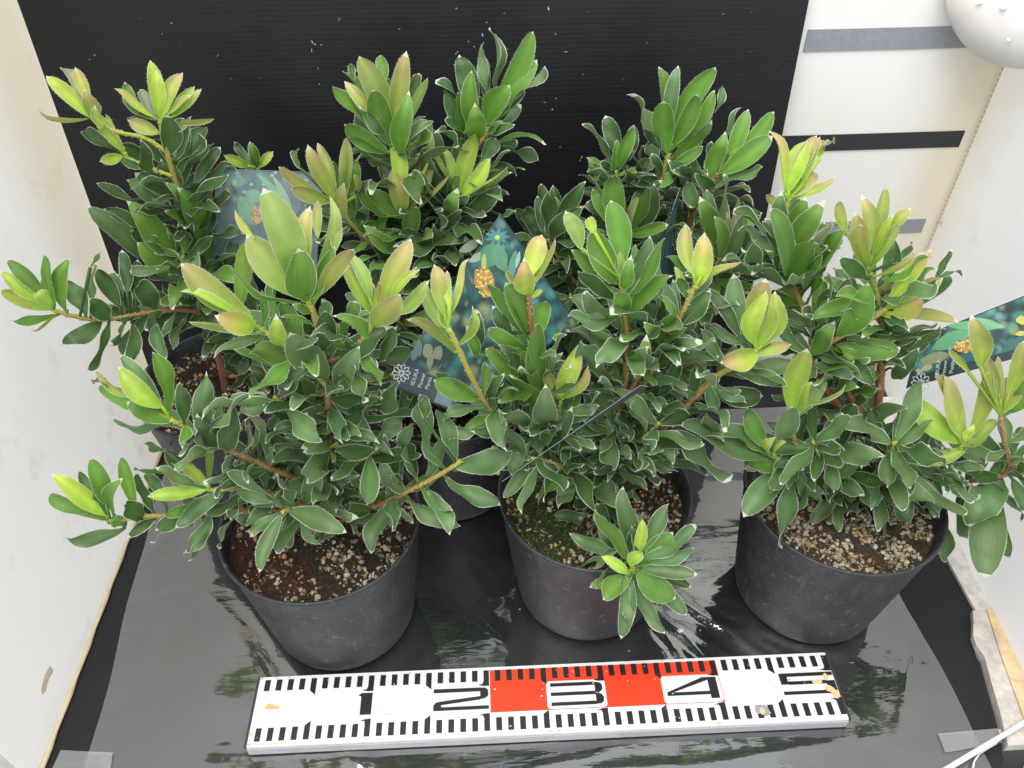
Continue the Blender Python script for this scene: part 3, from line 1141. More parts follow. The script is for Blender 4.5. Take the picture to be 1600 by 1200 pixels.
def potted(label, cx, cy, trunk_to, seed, moss=0.0, brown=0.0, soil_n=2300, paler=False):
    root = empty("potted_shrub", (cx, cy, 0.0022))
    tag(root, label, "potted plant", "six potted shrubs in two rows")
    O = Vector((cx, cy, 0.0022))
    H = POT_H
    pm = MB()
    def rr_(z):
        return R_BOT + (R_TOP - 0.001 - R_BOT) * (z / H) ** 0.92
    prof_ = [(0.0002, 0.002), (R_BOT - 0.010, 0.002), (R_BOT - 0.008, 0.0), (R_BOT - 0.0015, 0.0002), (R_BOT, 0.0025)]
    prof_ += [(rr_(z), z) for z in (0.012, 0.03, 0.05, 0.07, 0.09, 0.112, 0.131)]
    prof_ += [(R_TOP - 0.0006, 0.1368), (R_TOP + 0.0005, 0.1385), (R_TOP, 0.1402), (R_TOP - 0.0012, 0.1406), (R_TOP - 0.0024, 0.1396)]
    prof_ += [(rr_(z) - 0.0024, z) for z in (0.132, 0.11, 0.09)]
    pm.lathe(prof_, 96, 0, O)
    pm.build("pot", MPOT, root)
    r = random.Random(seed)
    sm = MB()
    nr, na = 16, 56
    zs = 0.122
    ph = [r.uniform(0, 6) for _ in range(4)]

    def hz(x, y):
        return zs + 0.0022 * math.sin(x * 90 + ph[0]) * math.sin(y * 80 + ph[1]) + 0.0015 * math.sin(x * 210 + ph[2] + y * 160) + 0.004 * math.exp(-((x) ** 2 + (y) ** 2) / 0.0006)
    for i in range(nr + 1):
        for j in range(na):
            R = (rr_(zs) - 0.0022) * i / nr
            w = 2 * math.pi * j / na
            x, y = R * math.cos(w), R * math.sin(w)
            sm.v.append((cx + x, cy + y, O.z + hz(x, y)))
            k = r.random()
            c = lerp3((0.045, 0.026, 0.015), (0.075, 0.05, 0.030), k)
            if paler:
                c = lerp3(c, (0.12, 0.085, 0.05), 0.7)
            if brown and x < -0.01 + 0.01 * math.sin(y * 90):
                c = lerp3(c, (0.085, 0.030, 0.016), brown)
            if moss and x < -0.012 + 0.012 * math.sin(y * 120):
                c = lerp3(c, (0.045, 0.075, 0.010), moss * r.uniform(0.5, 1))
            sm.c.append(c)
    for i in range(nr):
        for j in range(na):
            j2 = (j + 1) % na
            sm.f.append((i * na + j, (i + 1) * na + j, (i + 1) * na + j2, i * na + j2))
            sm.m.append(0)
    so = sm.build("soil", MSOIL, root)
    gm = MB()
    for i in range(soil_n):
        R = (rr_(zs) - 0.004) * math.sqrt(r.random())
        w = r.uniform(0, 6.283)
        x, y = R * math.cos(w), R * math.sin(w)
        if math.sin(x * 120 + ph[3]) * math.sin(y * 110 + ph[1]) + 0.5 * math.sin(x * 260 + y * 190) < r.uniform(-0.9, 0.5):
            continue
        if (brown and x < 0 and r.random() < 0.4) or (moss and x < -0.01 and r.random() < 0.6):
            continue
        s = r.choice((0.0005, 0.0006, 0.0007, 0.0008, 0.0010, 0.0012, 0.0015, 0.0018, 0.0023)) * r.uniform(0.8, 1.25)
        k = r.random()
        col = lerp3((0.26, 0.20, 0.13), (0.58, 0.52, 0.41), r.random()) if k < 0.72 else ((0.50, 0.27, 0.09) if k < 0.82 else ((0.20, 0.22, 0.08) if k < 0.9 else (0.16, 0.11, 0.08)))
        c = Vector((cx + x, cy + y, O.z + hz(x, y) + s * 0.35))
        rot = Matrix.Rotation(r.uniform(0, 6), 3, Vector((r.gauss(0, 1), r.gauss(0, 1), r.gauss(0, 1))).normalized())
        sc3 = Vector((s * r.uniform(0.8, 1.4), s * r.uniform(0.7, 1.1), s * r.uniform(0.6, 0.95)))
        b0 = len(gm.v)
        for (a_, b1, c_) in ICO_V:
            q = rot @ Vector((a_ * sc3.x, b1 * sc3.y, c_ * sc3.z)) * r.uniform(0.82, 1.15)
            gm.v.append(tuple(c + q))
            gm.c.append(col)
        for f in ICO_F:
            gm.f.append(tuple(b0 + q for q in f))
            gm.m.append(0)
    for i in range(150):                                          # bark bits, fibres and moss tufts
        R = (rr_(zs) - 0.004) * math.sqrt(r.random())
        w = r.uniform(0, 6.283)
        x, y = R * math.cos(w), R * math.sin(w)
        c = Vector((cx + x, cy + y, O.z + hz(x, y) + 0.0007))
        a = r.uniform(0, 6.28)
        ln = r.uniform(0.002, 0.007)
        dr = Vector((math.cos(a), math.sin(a), r.uniform(-0.1, 0.25)))
        th = r.choice((0.0003, 0.0005, 0.0010, 0.0014))
        col = r.choice(((0.09, 0.045, 0.022), (0.05, 0.03, 0.018), (0.18, 0.11, 0.06), (0.24, 0.18, 0.10)))
        gm.tube([c, c + dr * ln * 0.5 + Vector((0, 0, th)), c + dr * ln], [th, th * 1.1, th * 0.6], [col] * 3, 5)
    for i in range(520 if moss else 40):
        R = (rr_(zs) - 0.003) * math.sqrt(r.random())
        w = r.uniform(2.2, 4.6) if moss else r.uniform(0, 1.2)
        x, y = R * math.cos(w), R * math.sin(w)
        c = Vector((cx + x, cy + y, O.z + hz(x, y)))
        s = r.uniform(0.0006, 0.0014)
        col = lerp3((0.05, 0.085, 0.012), (0.11, 0.16, 0.03), r.random())
        gm.tube([c, c + Vector((r.uniform(-1, 1) * s, r.uniform(-1, 1) * s, s * 1.6))], [s, s * 0.3], [col] * 2, 5)
    go = gm.build("pumice_grit", MGRIT, so, smooth=False)
    go['kind'] = 'stuff'
    if trunk_to is not None:
        tm = MB()
        base = Vector((cx, cy, O.z + zs - 0.008))
        tp = smooth_path([base] + [P(*q) for q in trunk_to], 6)
        k = len(tp)
        tm.tube(tp, [0.0052 - 0.0020 * i / (k - 1) + 0.0005 * math.sin(i * 1.7) for i in range(k)], [lerp3(BARK, RUST, i / k) for i in range(k)], 12)
        tm.build("trunk", MSTEM, root)
    return root


_t = (1 + 5 ** 0.5) / 2
ICO_V = [Vector(v).normalized() for v in ((-1, _t, 0), (1, _t, 0), (-1, -_t, 0), (1, -_t, 0), (0, -1, _t), (0, 1, _t), (0, -1, -_t), (0, 1, -_t), (_t, 0, -1), (_t, 0, 1), (-_t, 0, -1), (-_t, 0, 1))]
ICO_F = ((0, 11, 5), (0, 5, 1), (0, 1, 7), (0, 7, 10), (0, 10, 11), (1, 5, 9), (5, 11, 4), (11, 10, 2), (10, 7, 6), (7, 1, 8), (3, 9, 4), (3, 4, 2), (3, 2, 6), (3, 6, 8), (3, 8, 9), (4, 9, 5), (2, 4, 11), (6, 2, 10), (8, 6, 7), (9, 8, 1))

# ------------------------------------------------------------------ plant at the back left
BL = potted("tall shrub at the back left whose lime tips rise against the black board", -0.306, 0.286, [(337, 535, 0.284)], 21, soil_n=1400)
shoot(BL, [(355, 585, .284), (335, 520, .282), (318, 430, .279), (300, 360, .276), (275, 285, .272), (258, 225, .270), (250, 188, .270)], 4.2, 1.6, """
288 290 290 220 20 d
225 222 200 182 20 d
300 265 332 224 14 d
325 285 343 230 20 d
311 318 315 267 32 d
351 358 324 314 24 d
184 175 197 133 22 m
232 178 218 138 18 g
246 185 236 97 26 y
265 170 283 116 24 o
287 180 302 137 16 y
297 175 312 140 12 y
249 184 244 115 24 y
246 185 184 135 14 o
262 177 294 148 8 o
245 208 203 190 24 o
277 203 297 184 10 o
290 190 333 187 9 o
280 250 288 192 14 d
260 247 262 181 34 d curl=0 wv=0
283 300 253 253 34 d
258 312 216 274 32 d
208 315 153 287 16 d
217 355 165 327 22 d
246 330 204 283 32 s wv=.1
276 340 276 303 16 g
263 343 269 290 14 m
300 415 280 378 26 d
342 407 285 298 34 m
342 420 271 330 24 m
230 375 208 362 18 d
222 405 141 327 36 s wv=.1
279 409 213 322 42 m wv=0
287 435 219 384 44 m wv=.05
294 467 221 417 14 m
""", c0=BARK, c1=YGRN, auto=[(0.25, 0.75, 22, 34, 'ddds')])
shoot(BL, [(258, 235, .270), (225, 215, .268), (180, 205, .266), (142, 182, .264)], 1.7, 1.3, """
130 155 96 102 18 g
138 150 118 107 20 o
132 182 73 120 24 y
146 188 134 146 26 o
140 185 62 181 7 o
160 207 147 175 18 y
""", c0=YGRN, c1=YGRN)
shoot(BL, [(268, 275, .270), (235, 262, .266), (205, 250, .262), (193, 238, .260)], 1.6, 1.2, """
182 235 129 201 18 d
194 225 169 180 12 y
195 240 146 176 20 y
195 235 162 198 16 y
225 262 185 245 14 d
192 243 157 252 18 y
235 267 222 225 26 d
""", c0=YGRN, c1=YGRN)
shoot(BL, [(340, 530, .280), (315, 492, .262), (280, 484, .250), (225, 489, .232), (160, 500, .208), (110, 493, .194), (84, 484, .188)], 2.6, 1.4, """
140 420 157 394 8 d
193 425 190 392 22 d
208 448 215 407 22 d
206 483 185 430 20 d
138 485 102 440 30 s
143 465 147 413 14 s
182 467 150 419 26 d
105 484 103 407 22 m
85 465 72 398 12 m
82 467 70 430 16 m
57 447 12 407 24 m
60 462 4 426 24 y
81 484 2 455 26 y
83 480 58 456 28 y
94 494 15 505 16 m
88 490 52 520 6 y
243 483 217 438 34 d
172 500 145 470 30 d
222 491 170 490 32 d
326 483 247 508 40 d
210 512 199 572 22 d
172 508 142 580 18 d
157 507 101 533 30 d
240 505 262 560 18 s
290 505 270 545 14 s
""", c0=RUST, c1=YGRN, auto=[(0.05, 0.6, 12, 30, 'dds')])
shoot(BL, [(345, 560, .286), (372, 480, .300), (392, 380, .312), (402, 290, .316), (402, 262, .317)], 2.4, 1.2, """
400 262 371 245 12 y
410 262 425 238 14 y
402 262 392 225 18 m
372 258 351 243 16 y
""", c0=BARK, c1=YGRN, auto=[(0.2, 0.8, 8, 30, 'd')])
shoot(BL, [(358, 575, .284), (385, 545, .275), (400, 500, .27)], 2.6, 1.6, """
352 425 367 371 24 d
345 540 320 512 22 s
360 560 350 520 18 s
385 545 372 585 22 g
400 560 415 620 20 s
420 560 405 600 24 s
395 470 388 420 26 d
""", c0=BARK, c1=RUST, auto=[(0.2, 1, 12, 30, 'dds')])

# ------------------------------------------------------------------ plant at the back in the middle
BM = potted("tallest shrub at the back between its neighbours with pale gold and lime tips", -0.082, 0.266, [(685, 540, .272)], 22, soil_n=1400)
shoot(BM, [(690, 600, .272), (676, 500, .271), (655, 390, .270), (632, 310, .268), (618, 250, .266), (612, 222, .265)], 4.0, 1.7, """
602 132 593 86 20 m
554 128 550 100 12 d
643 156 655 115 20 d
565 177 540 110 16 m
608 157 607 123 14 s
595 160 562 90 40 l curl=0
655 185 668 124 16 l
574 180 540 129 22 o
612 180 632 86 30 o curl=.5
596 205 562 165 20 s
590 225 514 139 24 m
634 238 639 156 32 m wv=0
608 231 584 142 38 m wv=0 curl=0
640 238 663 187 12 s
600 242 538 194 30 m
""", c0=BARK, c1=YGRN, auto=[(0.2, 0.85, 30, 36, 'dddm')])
shoot(BM, [(660, 410, .270), (690, 330, .273), (725, 260, .276), (755, 215, .279), (766, 190, .280)], 2.8, 1.5, """
755 130 758 88 18 d
768 122 751 67 14 s
770 140 771 45 8 s
716 155 718 90 36 d
782 130 832 51 34 m curl=0 wv=0
785 195 815 140 16 s
790 155 838 95 34 m wv=0 curl=0
788 185 857 112 12 s
695 205 697 140 30 d
707 210 715 145 14 m
725 195 736 115 30 m wv=0
757 195 793 137 38 m wv=0
762 207 783 190 12 m
772 212 795 197 18 d
738 215 742 180 38 m
""", c0=RUST, c1=YGRN, auto=[(0.2, 0.8, 20, 36, 'dddm')])
shoot(BM, [(668, 470, .268), (630, 415, .264), (575, 375, .258), (545, 345, .252), (528, 318, .250)], 2.6, 1.3, """
470 265 462 231 10 d
514 262 506 237 16 d
521 255 496 224 16 o
522 303 520 253 16 s
552 300 545 215 22 o
556 297 558 254 26 m
485 297 437 262 20 o
533 290 539 222 16 l
517 308 481 233 26 o
508 313 455 295 24 o
581 295 551 273 10 o
534 342 536 293 26 o
""", c0=RUST, c1=GRN, auto=[(0.15, 0.8, 18, 32, 'ddmm')])
shoot(BM, [(660, 440, .266), (650, 400, .262), (640, 360, .258), (632, 335, .255)], 2.4, 1.3, """
648 305 656 240 28 l
668 258 672 205 12 o
625 273 617 211 28 y
642 318 674 255 18 o
628 337 613 267 30 o
614 345 576 300 30 m
657 329 707 272 8 o
565 345 560 300 14 m
640 375 650 322 28 m wv=0
590 437 583 365 38 d wv=.05
600 400 575 360 26 m
""", c0=RUST, c1=YGRN, auto=[(0.0, 0.6, 16, 34, 'ddmm')])
shoot(BM, [(665, 430, .266), (675, 375, .263), (697, 340, .260), (716, 310, .257)], 2.4, 1.3, """
712 263 728 219 24 d
753 250 775 217 26 d
768 275 793 233 10 d
720 298 744 211 30 y
710 285 694 231 14 y
697 262 677 233 8 o
708 305 697 262 12 y
755 330 792 268 20 d
721 307 764 250 26 y
722 315 793 265 10 l
745 343 778 295 30 d
697 334 708 307 28 m
786 338 802 330 10 d
690 360 720 330 20 d
""", c0=RUST, c1=YGRN, auto=[(0.0, 0.8, 22, 36, 'ddd')])
shoot(BM, [(688, 580, .27), (690, 500, .262), (695, 430, .255), (712, 380, .25)], 3.0, 1.6, """
640 430 600 400 30 d
650 417 740 347 44 d
665 460 630 420 26 d
690 440 660 400 30 d
700 400 680 360 26 d
720 420 760 390 20 d
""", c0=BARK, c1=RUST, auto=[(0.05, 1, 40, 36, 'dddds')])

# ------------------------------------------------------------------ plant at the back right
BR = potted("dark green shrub at the back right with a fan of plain leaves at its crown", 0.103, 0.266, [(998, 540, .274)], 23, soil_n=1400)
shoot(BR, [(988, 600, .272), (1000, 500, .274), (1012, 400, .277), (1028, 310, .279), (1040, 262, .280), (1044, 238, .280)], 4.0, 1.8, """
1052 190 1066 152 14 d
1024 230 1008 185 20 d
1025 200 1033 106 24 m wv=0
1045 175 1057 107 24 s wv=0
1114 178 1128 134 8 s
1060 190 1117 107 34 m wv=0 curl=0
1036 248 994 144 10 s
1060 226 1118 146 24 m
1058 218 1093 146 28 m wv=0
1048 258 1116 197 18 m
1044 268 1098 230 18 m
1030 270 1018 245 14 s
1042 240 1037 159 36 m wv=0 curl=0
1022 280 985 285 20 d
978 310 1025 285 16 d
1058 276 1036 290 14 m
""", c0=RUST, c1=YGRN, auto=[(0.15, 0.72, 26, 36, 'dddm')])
shoot(BR, [(1008, 440, .276), (990, 360, .283), (970, 300, .288), (962, 265, .289)], 2.4, 1.4, """
953 244 917 190 12 d
968 222 947 182 28 d
1000 240 990 197 22 d
930 282 920 248 20 m
958 265 964 220 16 m
966 268 990 198 18 m
932 290 927 256 14 d
945 270 940 254 14 d
990 280 1016 243 14 s
965 275 993 268 8 m
""", c0=RUST, c1=YGRN, auto=[(0.1, 0.8, 16, 34, 'dddm')])
shoot(BR, [(995, 560, .272), (940, 490, .270), (890, 430, .267), (862, 385, .264), (856, 372, .263)], 2.4, 1.4, """
842 360 840 307 16 d
872 330 865 292 20 d
855 366 856 301 18 d
862 362 875 314 8 m
880 345 912 288 26 d
860 372 903 330 28 d
""", c0=RUST, c1=YGRN, auto=[(0.1, 0.9, 30, 36, 'dddd')])
shoot(BR, [(1010, 440, .276), (1055, 385, .272), (1090, 325, .267), (1106, 295, .265), (1122, 270, .263)], 2.6, 1.5, """
1098 275 1110 222 14 d
1128 212 1154 168 8 s
1150 215 1162 198 14 d
1145 240 1168 173 26 m wv=0
1165 225 1208 176 28 m wv=0
1110 290 1132 216 30 m wv=0
1130 275 1206 214 34 m wv=0 curl=0
1120 298 1192 265 12 s
1104 298 1090 276 22 d
""", c0=RUST, c1=RUST, auto=[(0.1, 0.7, 20, 34, 'dddm')])
shoot(BR, [(1000, 520, .272), (1060, 490, .250), (1105, 450, .232), (1122, 418, .225), (1124, 402, .222)], 2.6, 1.5, """
1146 345 1140 273 9 s
1168 356 1152 310 9 g
1176 356 1187 338 16 m
1090 325 1073 283 24 s wv=0
1125 350 1105 299 30 s wv=0
1136 362 1137 334 8 o
1100 370 1098 318 30 m wv=0
1137 410 1167 334 24 s wv=0
1150 425 1176 364 24 s wv=0
1123 402 1122 343 20 m wv=0
""", c0=RUST, c1=YGRN, auto=[(0.1, 0.95, 26, 34, 'dddm')])
shoot(BR, [(1003, 480, .274), (985, 420, .262), (972, 360, .255)], 2.6, 1.4, """
930 285 926 256 22 d
940 345 928 297 32 m wv=0
962 345 957 271 36 m wv=0
1018 362 1022 293 28 d wv=0
1000 360 1012 295 24 m
1003 385 1000 310 12 l
""", c0=RUST, c1=YGRN, auto=[(0.0, 1, 30, 36, 'ddddm')])

# ------------------------------------------------------------------ plant at the front left
FL = potted("front left shrub in brown soil with a red stem reaching to the right", -0.185, 0.106, [(516, 760, .107)], 24, brown=1.0)
shoot(FL, [(514, 760, .107), (514, 690, .105), (512, 620, .102), (506, 560, .100), (494, 500, .098), (481, 470, .097)], 3.6, 2.0, """
475 415 470 360 20 m
522 395 521 338 22 o
398 372 366 330 14 o
497 372 497 316 16 o
475 405 481 328 33 o
445 425 412 296 56 l wv=0 curl=0 lat=.04
492 410 526 318 24 l
375 485 382 369 30 l
465 460 388 370 52 l curl=.1 lat=-.03
510 450 520 390 24 m
517 452 553 384 30 o
487 478 508 420 16 m
470 475 361 420 14 m
476 465 466 390 52 m wv=0 curl=0
482 490 463 478 16 m
483 510 441 495 10 m
520 570 598 515 40 d
590 565 615 512 14 d
505 548 508 487 34 d wv=0 curl=0
552 612 556 550 38 s wv=.1
512 592 455 523 52 s wv=0 curl=.1
590 638 622 600 30 d
""", c0=RUST, c1=YGRN, auto=[(0.12, 0.55, 14, 32, 'dsss')])
shoot(FL, [(514, 780, .107), (513, 700, .104), (514, 640, .100)], 2.0, 1.0, """
455 650 478 680 24 d
467 642 400 556 24 d
512 610 458 614 34 d
516 605 575 640 26 s
520 655 600 603 24 s
575 660 650 640 12 d
505 640 562 618 36 s
518 667 482 682 26 d curl=1.2
525 690 555 662 22 d
567 704 606 671 14 s
456 708 419 680 26 d
429 728 419 692 28 d
383 760 401 667 18 s
417 680 393 649 12 g
420 673 440 647 12 d
505 705 452 712 26 s
526 708 561 694 14 m
526 714 575 712 16 m
619 746 594 691 22 d
632 770 593 723 26 s
596 787 567 743 36 s
430 778 437 736 22 s
508 745 442 766 38 s
515 740 542 743 32 s curl=1
517 753 523 793 24 s
516 704 508 692 7 y
516 704 526 690 8 y
516 706 520 722 6 y
""", c0=RUST, c1=YGRN, auto=[(0.0, 1, 20, 34, 'dsss')])
shoot(FL, [(508, 600, .100), (470, 562, .096), (430, 528, .091), (405, 512, .088), (392, 500, .087)], 1.9, 1.3, """
455 585 370 540 14 m
445 552 443 500 10 m
410 510 408 455 14 m
395 497 286 415 44 o curl=.3
360 490 290 450 16 y
400 530 297 502 14 l
430 545 432 506 28 y
398 512 341 495 38 r curl=.2
""", c0=YGRN, c1=GRN, auto=[(0.0, 0.6, 8, 30, 'dms')])
shoot(FL, [(510, 566, .100), (545, 550, .097), (572, 524, .094), (588, 498, .093)], 1.7, 1.3, """
585 470 574 445 10 s
602 465 641 377 38 o curl=.2
570 440 548 398 22 l
582 490 536 410 24 y
588 485 592 443 14 r
625 462 650 422 14 y
632 485 667 442 24 l
582 510 622 465 42 o curl=.2
575 522 535 495 26 m
""", c0=RUST, c1=GRN, auto=[(0.0, 0.5, 8, 30, 'dms')])
shoot(FL, [(515, 770, .106), (470, 752, .100), (430, 735, .093), (380, 712, .086), (330, 690, .081), (285, 664, .078), (266, 655, .077)], 2.4, 1.4, """
168 605 145 594 14 d
239 610 190 556 24 s
204 621 152 578 14 o
217 654 151 604 28 m
260 637 243 553 22 m
245 618 187 578 34 y
290 659 282 600 24 d
314 655 310 620 22 d
328 664 326 597 32 s
268 659 203 629 46 m wv=0
270 668 175 667 14 s
337 669 400 610 18 s
356 707 363 647 34 d
313 707 300 669 14 s
339 702 314 663 38 d curl=.9
290 665 285 690 20 m
""", c0=RUST, c1=YGRN, auto=[(0.1, 0.75, 16, 28, 'dss')])
shoot(FL, [(516, 800, .106), (470, 785, .098), (430, 772, .090), (385, 762, .083), (345, 766, .078), (328, 764, .077)], 2.2, 1.3, """
262 705 225 697 14 d
270 722 209 735 18 m
325 748 327 682 14 l
325 754 260 700 24 s
345 745 378 727 20 d
290 754 247 732 20 s
325 757 281 720 18 y
323 765 233 776 24 y
368 765 422 783 22 s
352 773 279 822 28 s
317 789 255 803 18 m
""", c0=RUST, c1=YGRN, auto=[(0.05, 0.7, 14, 28, 'dss')])
shoot(FL, [(516, 815, .105), (460, 800, .095), (400, 796, .086), (310, 803, .074), (240, 806, .067), (190, 812, .062), (172, 812, .060)], 2.4, 1.4, """
255 765 225 738 20 s
212 781 190 714 22 m
244 800 209 743 16 d
147 765 124 737 18 d
160 765 142 716 30 m
157 795 167 767 10 o
115 790 73 773 24 m
166 800 87 743 32 y
174 824 80 790 16 s
168 816 101 792 22 o
178 800 176 757 14 m
228 811 192 790 32 d
195 830 180 808 22 m
198 838 103 842 24 s
244 816 203 838 18 d
282 811 245 828 26 d
331 805 290 862 26 s
459 798 450 855 22 s
420 800 395 830 18 s
""", c0=RUST, c1=YGRN, auto=[(0.05, 0.6, 14, 28, 'dss')])
shoot(FL, [(518, 822, .105), (560, 800, .098), (600, 785, .092), (640, 766, .087), (690, 740, .082), (720, 720, .079)], 2.3, 1.7, """
664 656 657 617 20 d
692 731 662 624 20 s
711 714 685 638 24 s
645 755 625 688 12 d
642 737 640 662 14 s
660 748 659 690 8 d
634 770 595 724 24 s
707 728 800 705 40 s
706 735 780 735 24 s
696 746 785 780 22 s lat=.15
670 772 702 797 14 s
640 785 717 822 22 s
580 798 531 800 26 d
614 786 578 857 34 s
""", c0=(0.40, 0.13, 0.075), c1=YGRN, auto=[(0.05, 0.8, 8, 30, 'dss')])

# ------------------------------------------------------------------ plant at the front in the middle
FM = potted("bushy front middle shrub in a mossy pot with a leafy star drooping over the rim", 0.0475, 0.122, [(936, 745, .130)], 25, moss=1.0)
shoot(FM, [(936, 745, .130), (955, 690, .127), (974, 610, .124), (980, 540, .122), (974, 470, .120), (970, 435, .119)], 3.2, 1.8, """
930 365 918 338 18 y
945 395 968 372 12 o
908 390 884 333 28 l
977 394 955 316 40 m wv=0
985 425 993 384 12 m
950 447 925 360 42 m wv=0 curl=0
966 425 968 395 16 y
940 464 892 392 24 m
988 460 1018 376 26 s wv=0
1000 460 1032 372 20 m
972 452 983 408 24 m
955 470 905 425 22 d
982 508 1040 430 22 m
972 490 955 454 34 m
968 518 912 468 22 s
962 590 908 535 26 s
990 575 1012 540 22 m
""", c0=RUST, c1=YGRN, auto=[(0.15, 0.75, 22, 32, 'dsss')])
shoot(FM, [(945, 715, .128), (985, 640, .123), (1028, 562, .118), (1058, 505, .115), (1080, 460, .113), (1087, 445, .112)], 2.2, 1.4, """
1079 413 1071 353 26 o
1105 419 1110 385 14 y
1073 454 1056 418 12 y
1088 452 1101 370 34 r
1090 452 1157 415 14 r
1073 465 1060 433 18 d
1065 508 1105 455 30 d
1050 490 1036 463 14 m
1060 525 1048 492 28 m
1035 535 1012 512 22 m
1027 574 1065 530 22 d
1063 578 1078 532 20 s
""", c0=RUST, c1=YGRN, auto=[(0.0, 0.7, 16, 32, 'dss')])
shoot(FM, [(930, 770, .129), (970, 730, .124), (1012, 692, .119), (1070, 635, .113), (1120, 588, .108), (1165, 562, .104), (1183, 546, .102)], 3.4, 2.0, """
1135 508 1107 450 22 d
1158 528 1147 432 34 s wv=0
1150 526 1111 508 18 s
1222 532 1218 482 12 s
1128 568 1096 515 20 s
1172 490 1196 440 38 r
1172 530 1196 458 32 y lat=-.14
1195 540 1210 465 32 y lat=.14
1183 543 1200 472 34 y curl=0
1182 556 1232 540 22 r
1185 550 1130 566 38 r
1105 600 1120 645 22 s
1120 620 1192 618 34 d
1150 590 1222 600 26 s
1064 650 1140 750 22 s
1040 664 1007 640 26 s
1010 705 968 678 24 s
1050 733 1105 743 16 s
1028 709 1052 735 14 s
998 708 1042 737 20 s
""", c0=(0.33, 0.15, 0.07), c1=YGRN, auto=[(0.05, 0.85, 22, 30, 'dsss')])
shoot(FM, [(925, 770, .128), (880, 705, .116), (820, 668, .108), (768, 638, .102), (735, 585, .097), (712, 535, .093), (700, 512, .092)], 2.6, 1.7, """
704 450 698 424 16 r
690 476 682 416 30 o
706 476 725 404 14 o
686 515 660 447 26 l
688 512 672 460 18 y
697 524 703 454 22 r
705 552 641 497 20 o
708 542 745 490 14 y curl=1
743 625 682 575 12 m
742 628 680 595 34 m wv=.05
755 622 766 566 20 m
770 642 777 590 18 d
783 640 780 597 14 d
775 665 728 672 26 m curl=.8
798 664 743 675 20 d
825 690 800 735 30 s
815 735 788 778 22 s
""", c0=RUST, c1=(0.46, 0.50, 0.08), auto=[(0.05, 0.55, 18, 30, 'dsss')])
shoot(FM, [(905, 740, .124), (868, 690, .118), (845, 620, .113), (834, 550, .110), (828, 490, .108), (826, 455, .107)], 2.2, 1.3, """
843 430 852 383 18 y
825 415 845 367 34 r
841 438 868 375 8 r
820 461 788 420 10 r
831 466 848 452 10 y
768 525 772 482 24 d
750 545 743 492 26 d
823 530 768 437 24 m wv=0
852 524 853 468 32 m wv=0
745 558 733 517 20 m
826 461 820 415 34 r
823 527 790 443 38 m wv=0 curl=0
817 557 762 512 26 m
800 585 785 540 20 s
792 590 762 545 22 m
800 615 770 588 14 m
826 590 826 548 14 m
850 616 837 508 36 m wv=0 curl=0
833 648 797 580 30 m
""", c0=RUST, c1=RUST, auto=[(0.05, 0.6, 14, 30, 'dms')])
shoot(FM, [(915, 755, .124), (885, 715, .112), (874, 665, .105), (876, 625, .102)], 2.0, 1.2, """
896 642 905 610 10 m
899 592 910 555 18 s
872 624 852 577 20 r
873 624 903 546 34 y
881 621 920 579 14 r
878 624 893 585 26 y curl=0
900 645 932 636 20 s
860 680 890 645 34 d
842 672 783 648 20 s
845 660 853 616 40 s wv=0
""", c0=RUST, c1=GRN, auto=[(0.0, 0.7, 12, 28, 'dss')])
shoot(FM, [(932, 775, .129), (945, 720, .122), (958, 670, .118)], 2.4, 1.2, """
962 630 968 597 26 d
953 637 926 598 36 d
995 603 1012 562 28 d
980 632 1075 600 26 d
1030 620 1060 560 24 d
915 675 952 657 32 s
930 733 978 750 14 m
885 718 932 708 22 s
868 718 900 760 40 s
873 722 877 775 32 s
920 720 905 680 26 d
""", c0=BARK, c1=YGRN, auto=[(0.0, 1, 40, 31, 'ddsss')])
shoot(FM, [(932, 785, .128), (950, 815, .098), (966, 848, .068), (983, 876, .046), (990, 886, .041)], 2.2, 1.6, """
931 821 866 804 22 s
1003 880 990 820 20 d
925 805 920 775 14 s
950 860 931 800 20 s
952 873 897 835 24 s
937 880 890 895 10 s curl=1
955 895 923 918 18 m
998 828 1003 806 10 m
1010 856 1044 790 26 s
1020 860 1085 820 22 s
1030 872 1084 857 22 s
985 865 968 772 32 s wv=.05
982 877 930 797 26 m
1037 905 1079 917 18 d
1022 900 1071 960 26 s
993 927 1038 985 24 s
1005 890 1088 898 24 s wv=.1
1005 885 1049 836 36 m wv=.1
960 905 985 975 20 s
985 915 972 997 26 s
998 895 1053 935 44 m wv=.1
985 908 944 935 36 m
998 866 1004 815 20 y
977 902 944 870 18 y
983 883 1005 862 22 y
987 910 985 886 24 y
""", c0=RUST, c1=YGRN, face=True, depth=0.010, auto=[(0.0, 0.7, 10, 26, 'ss')])

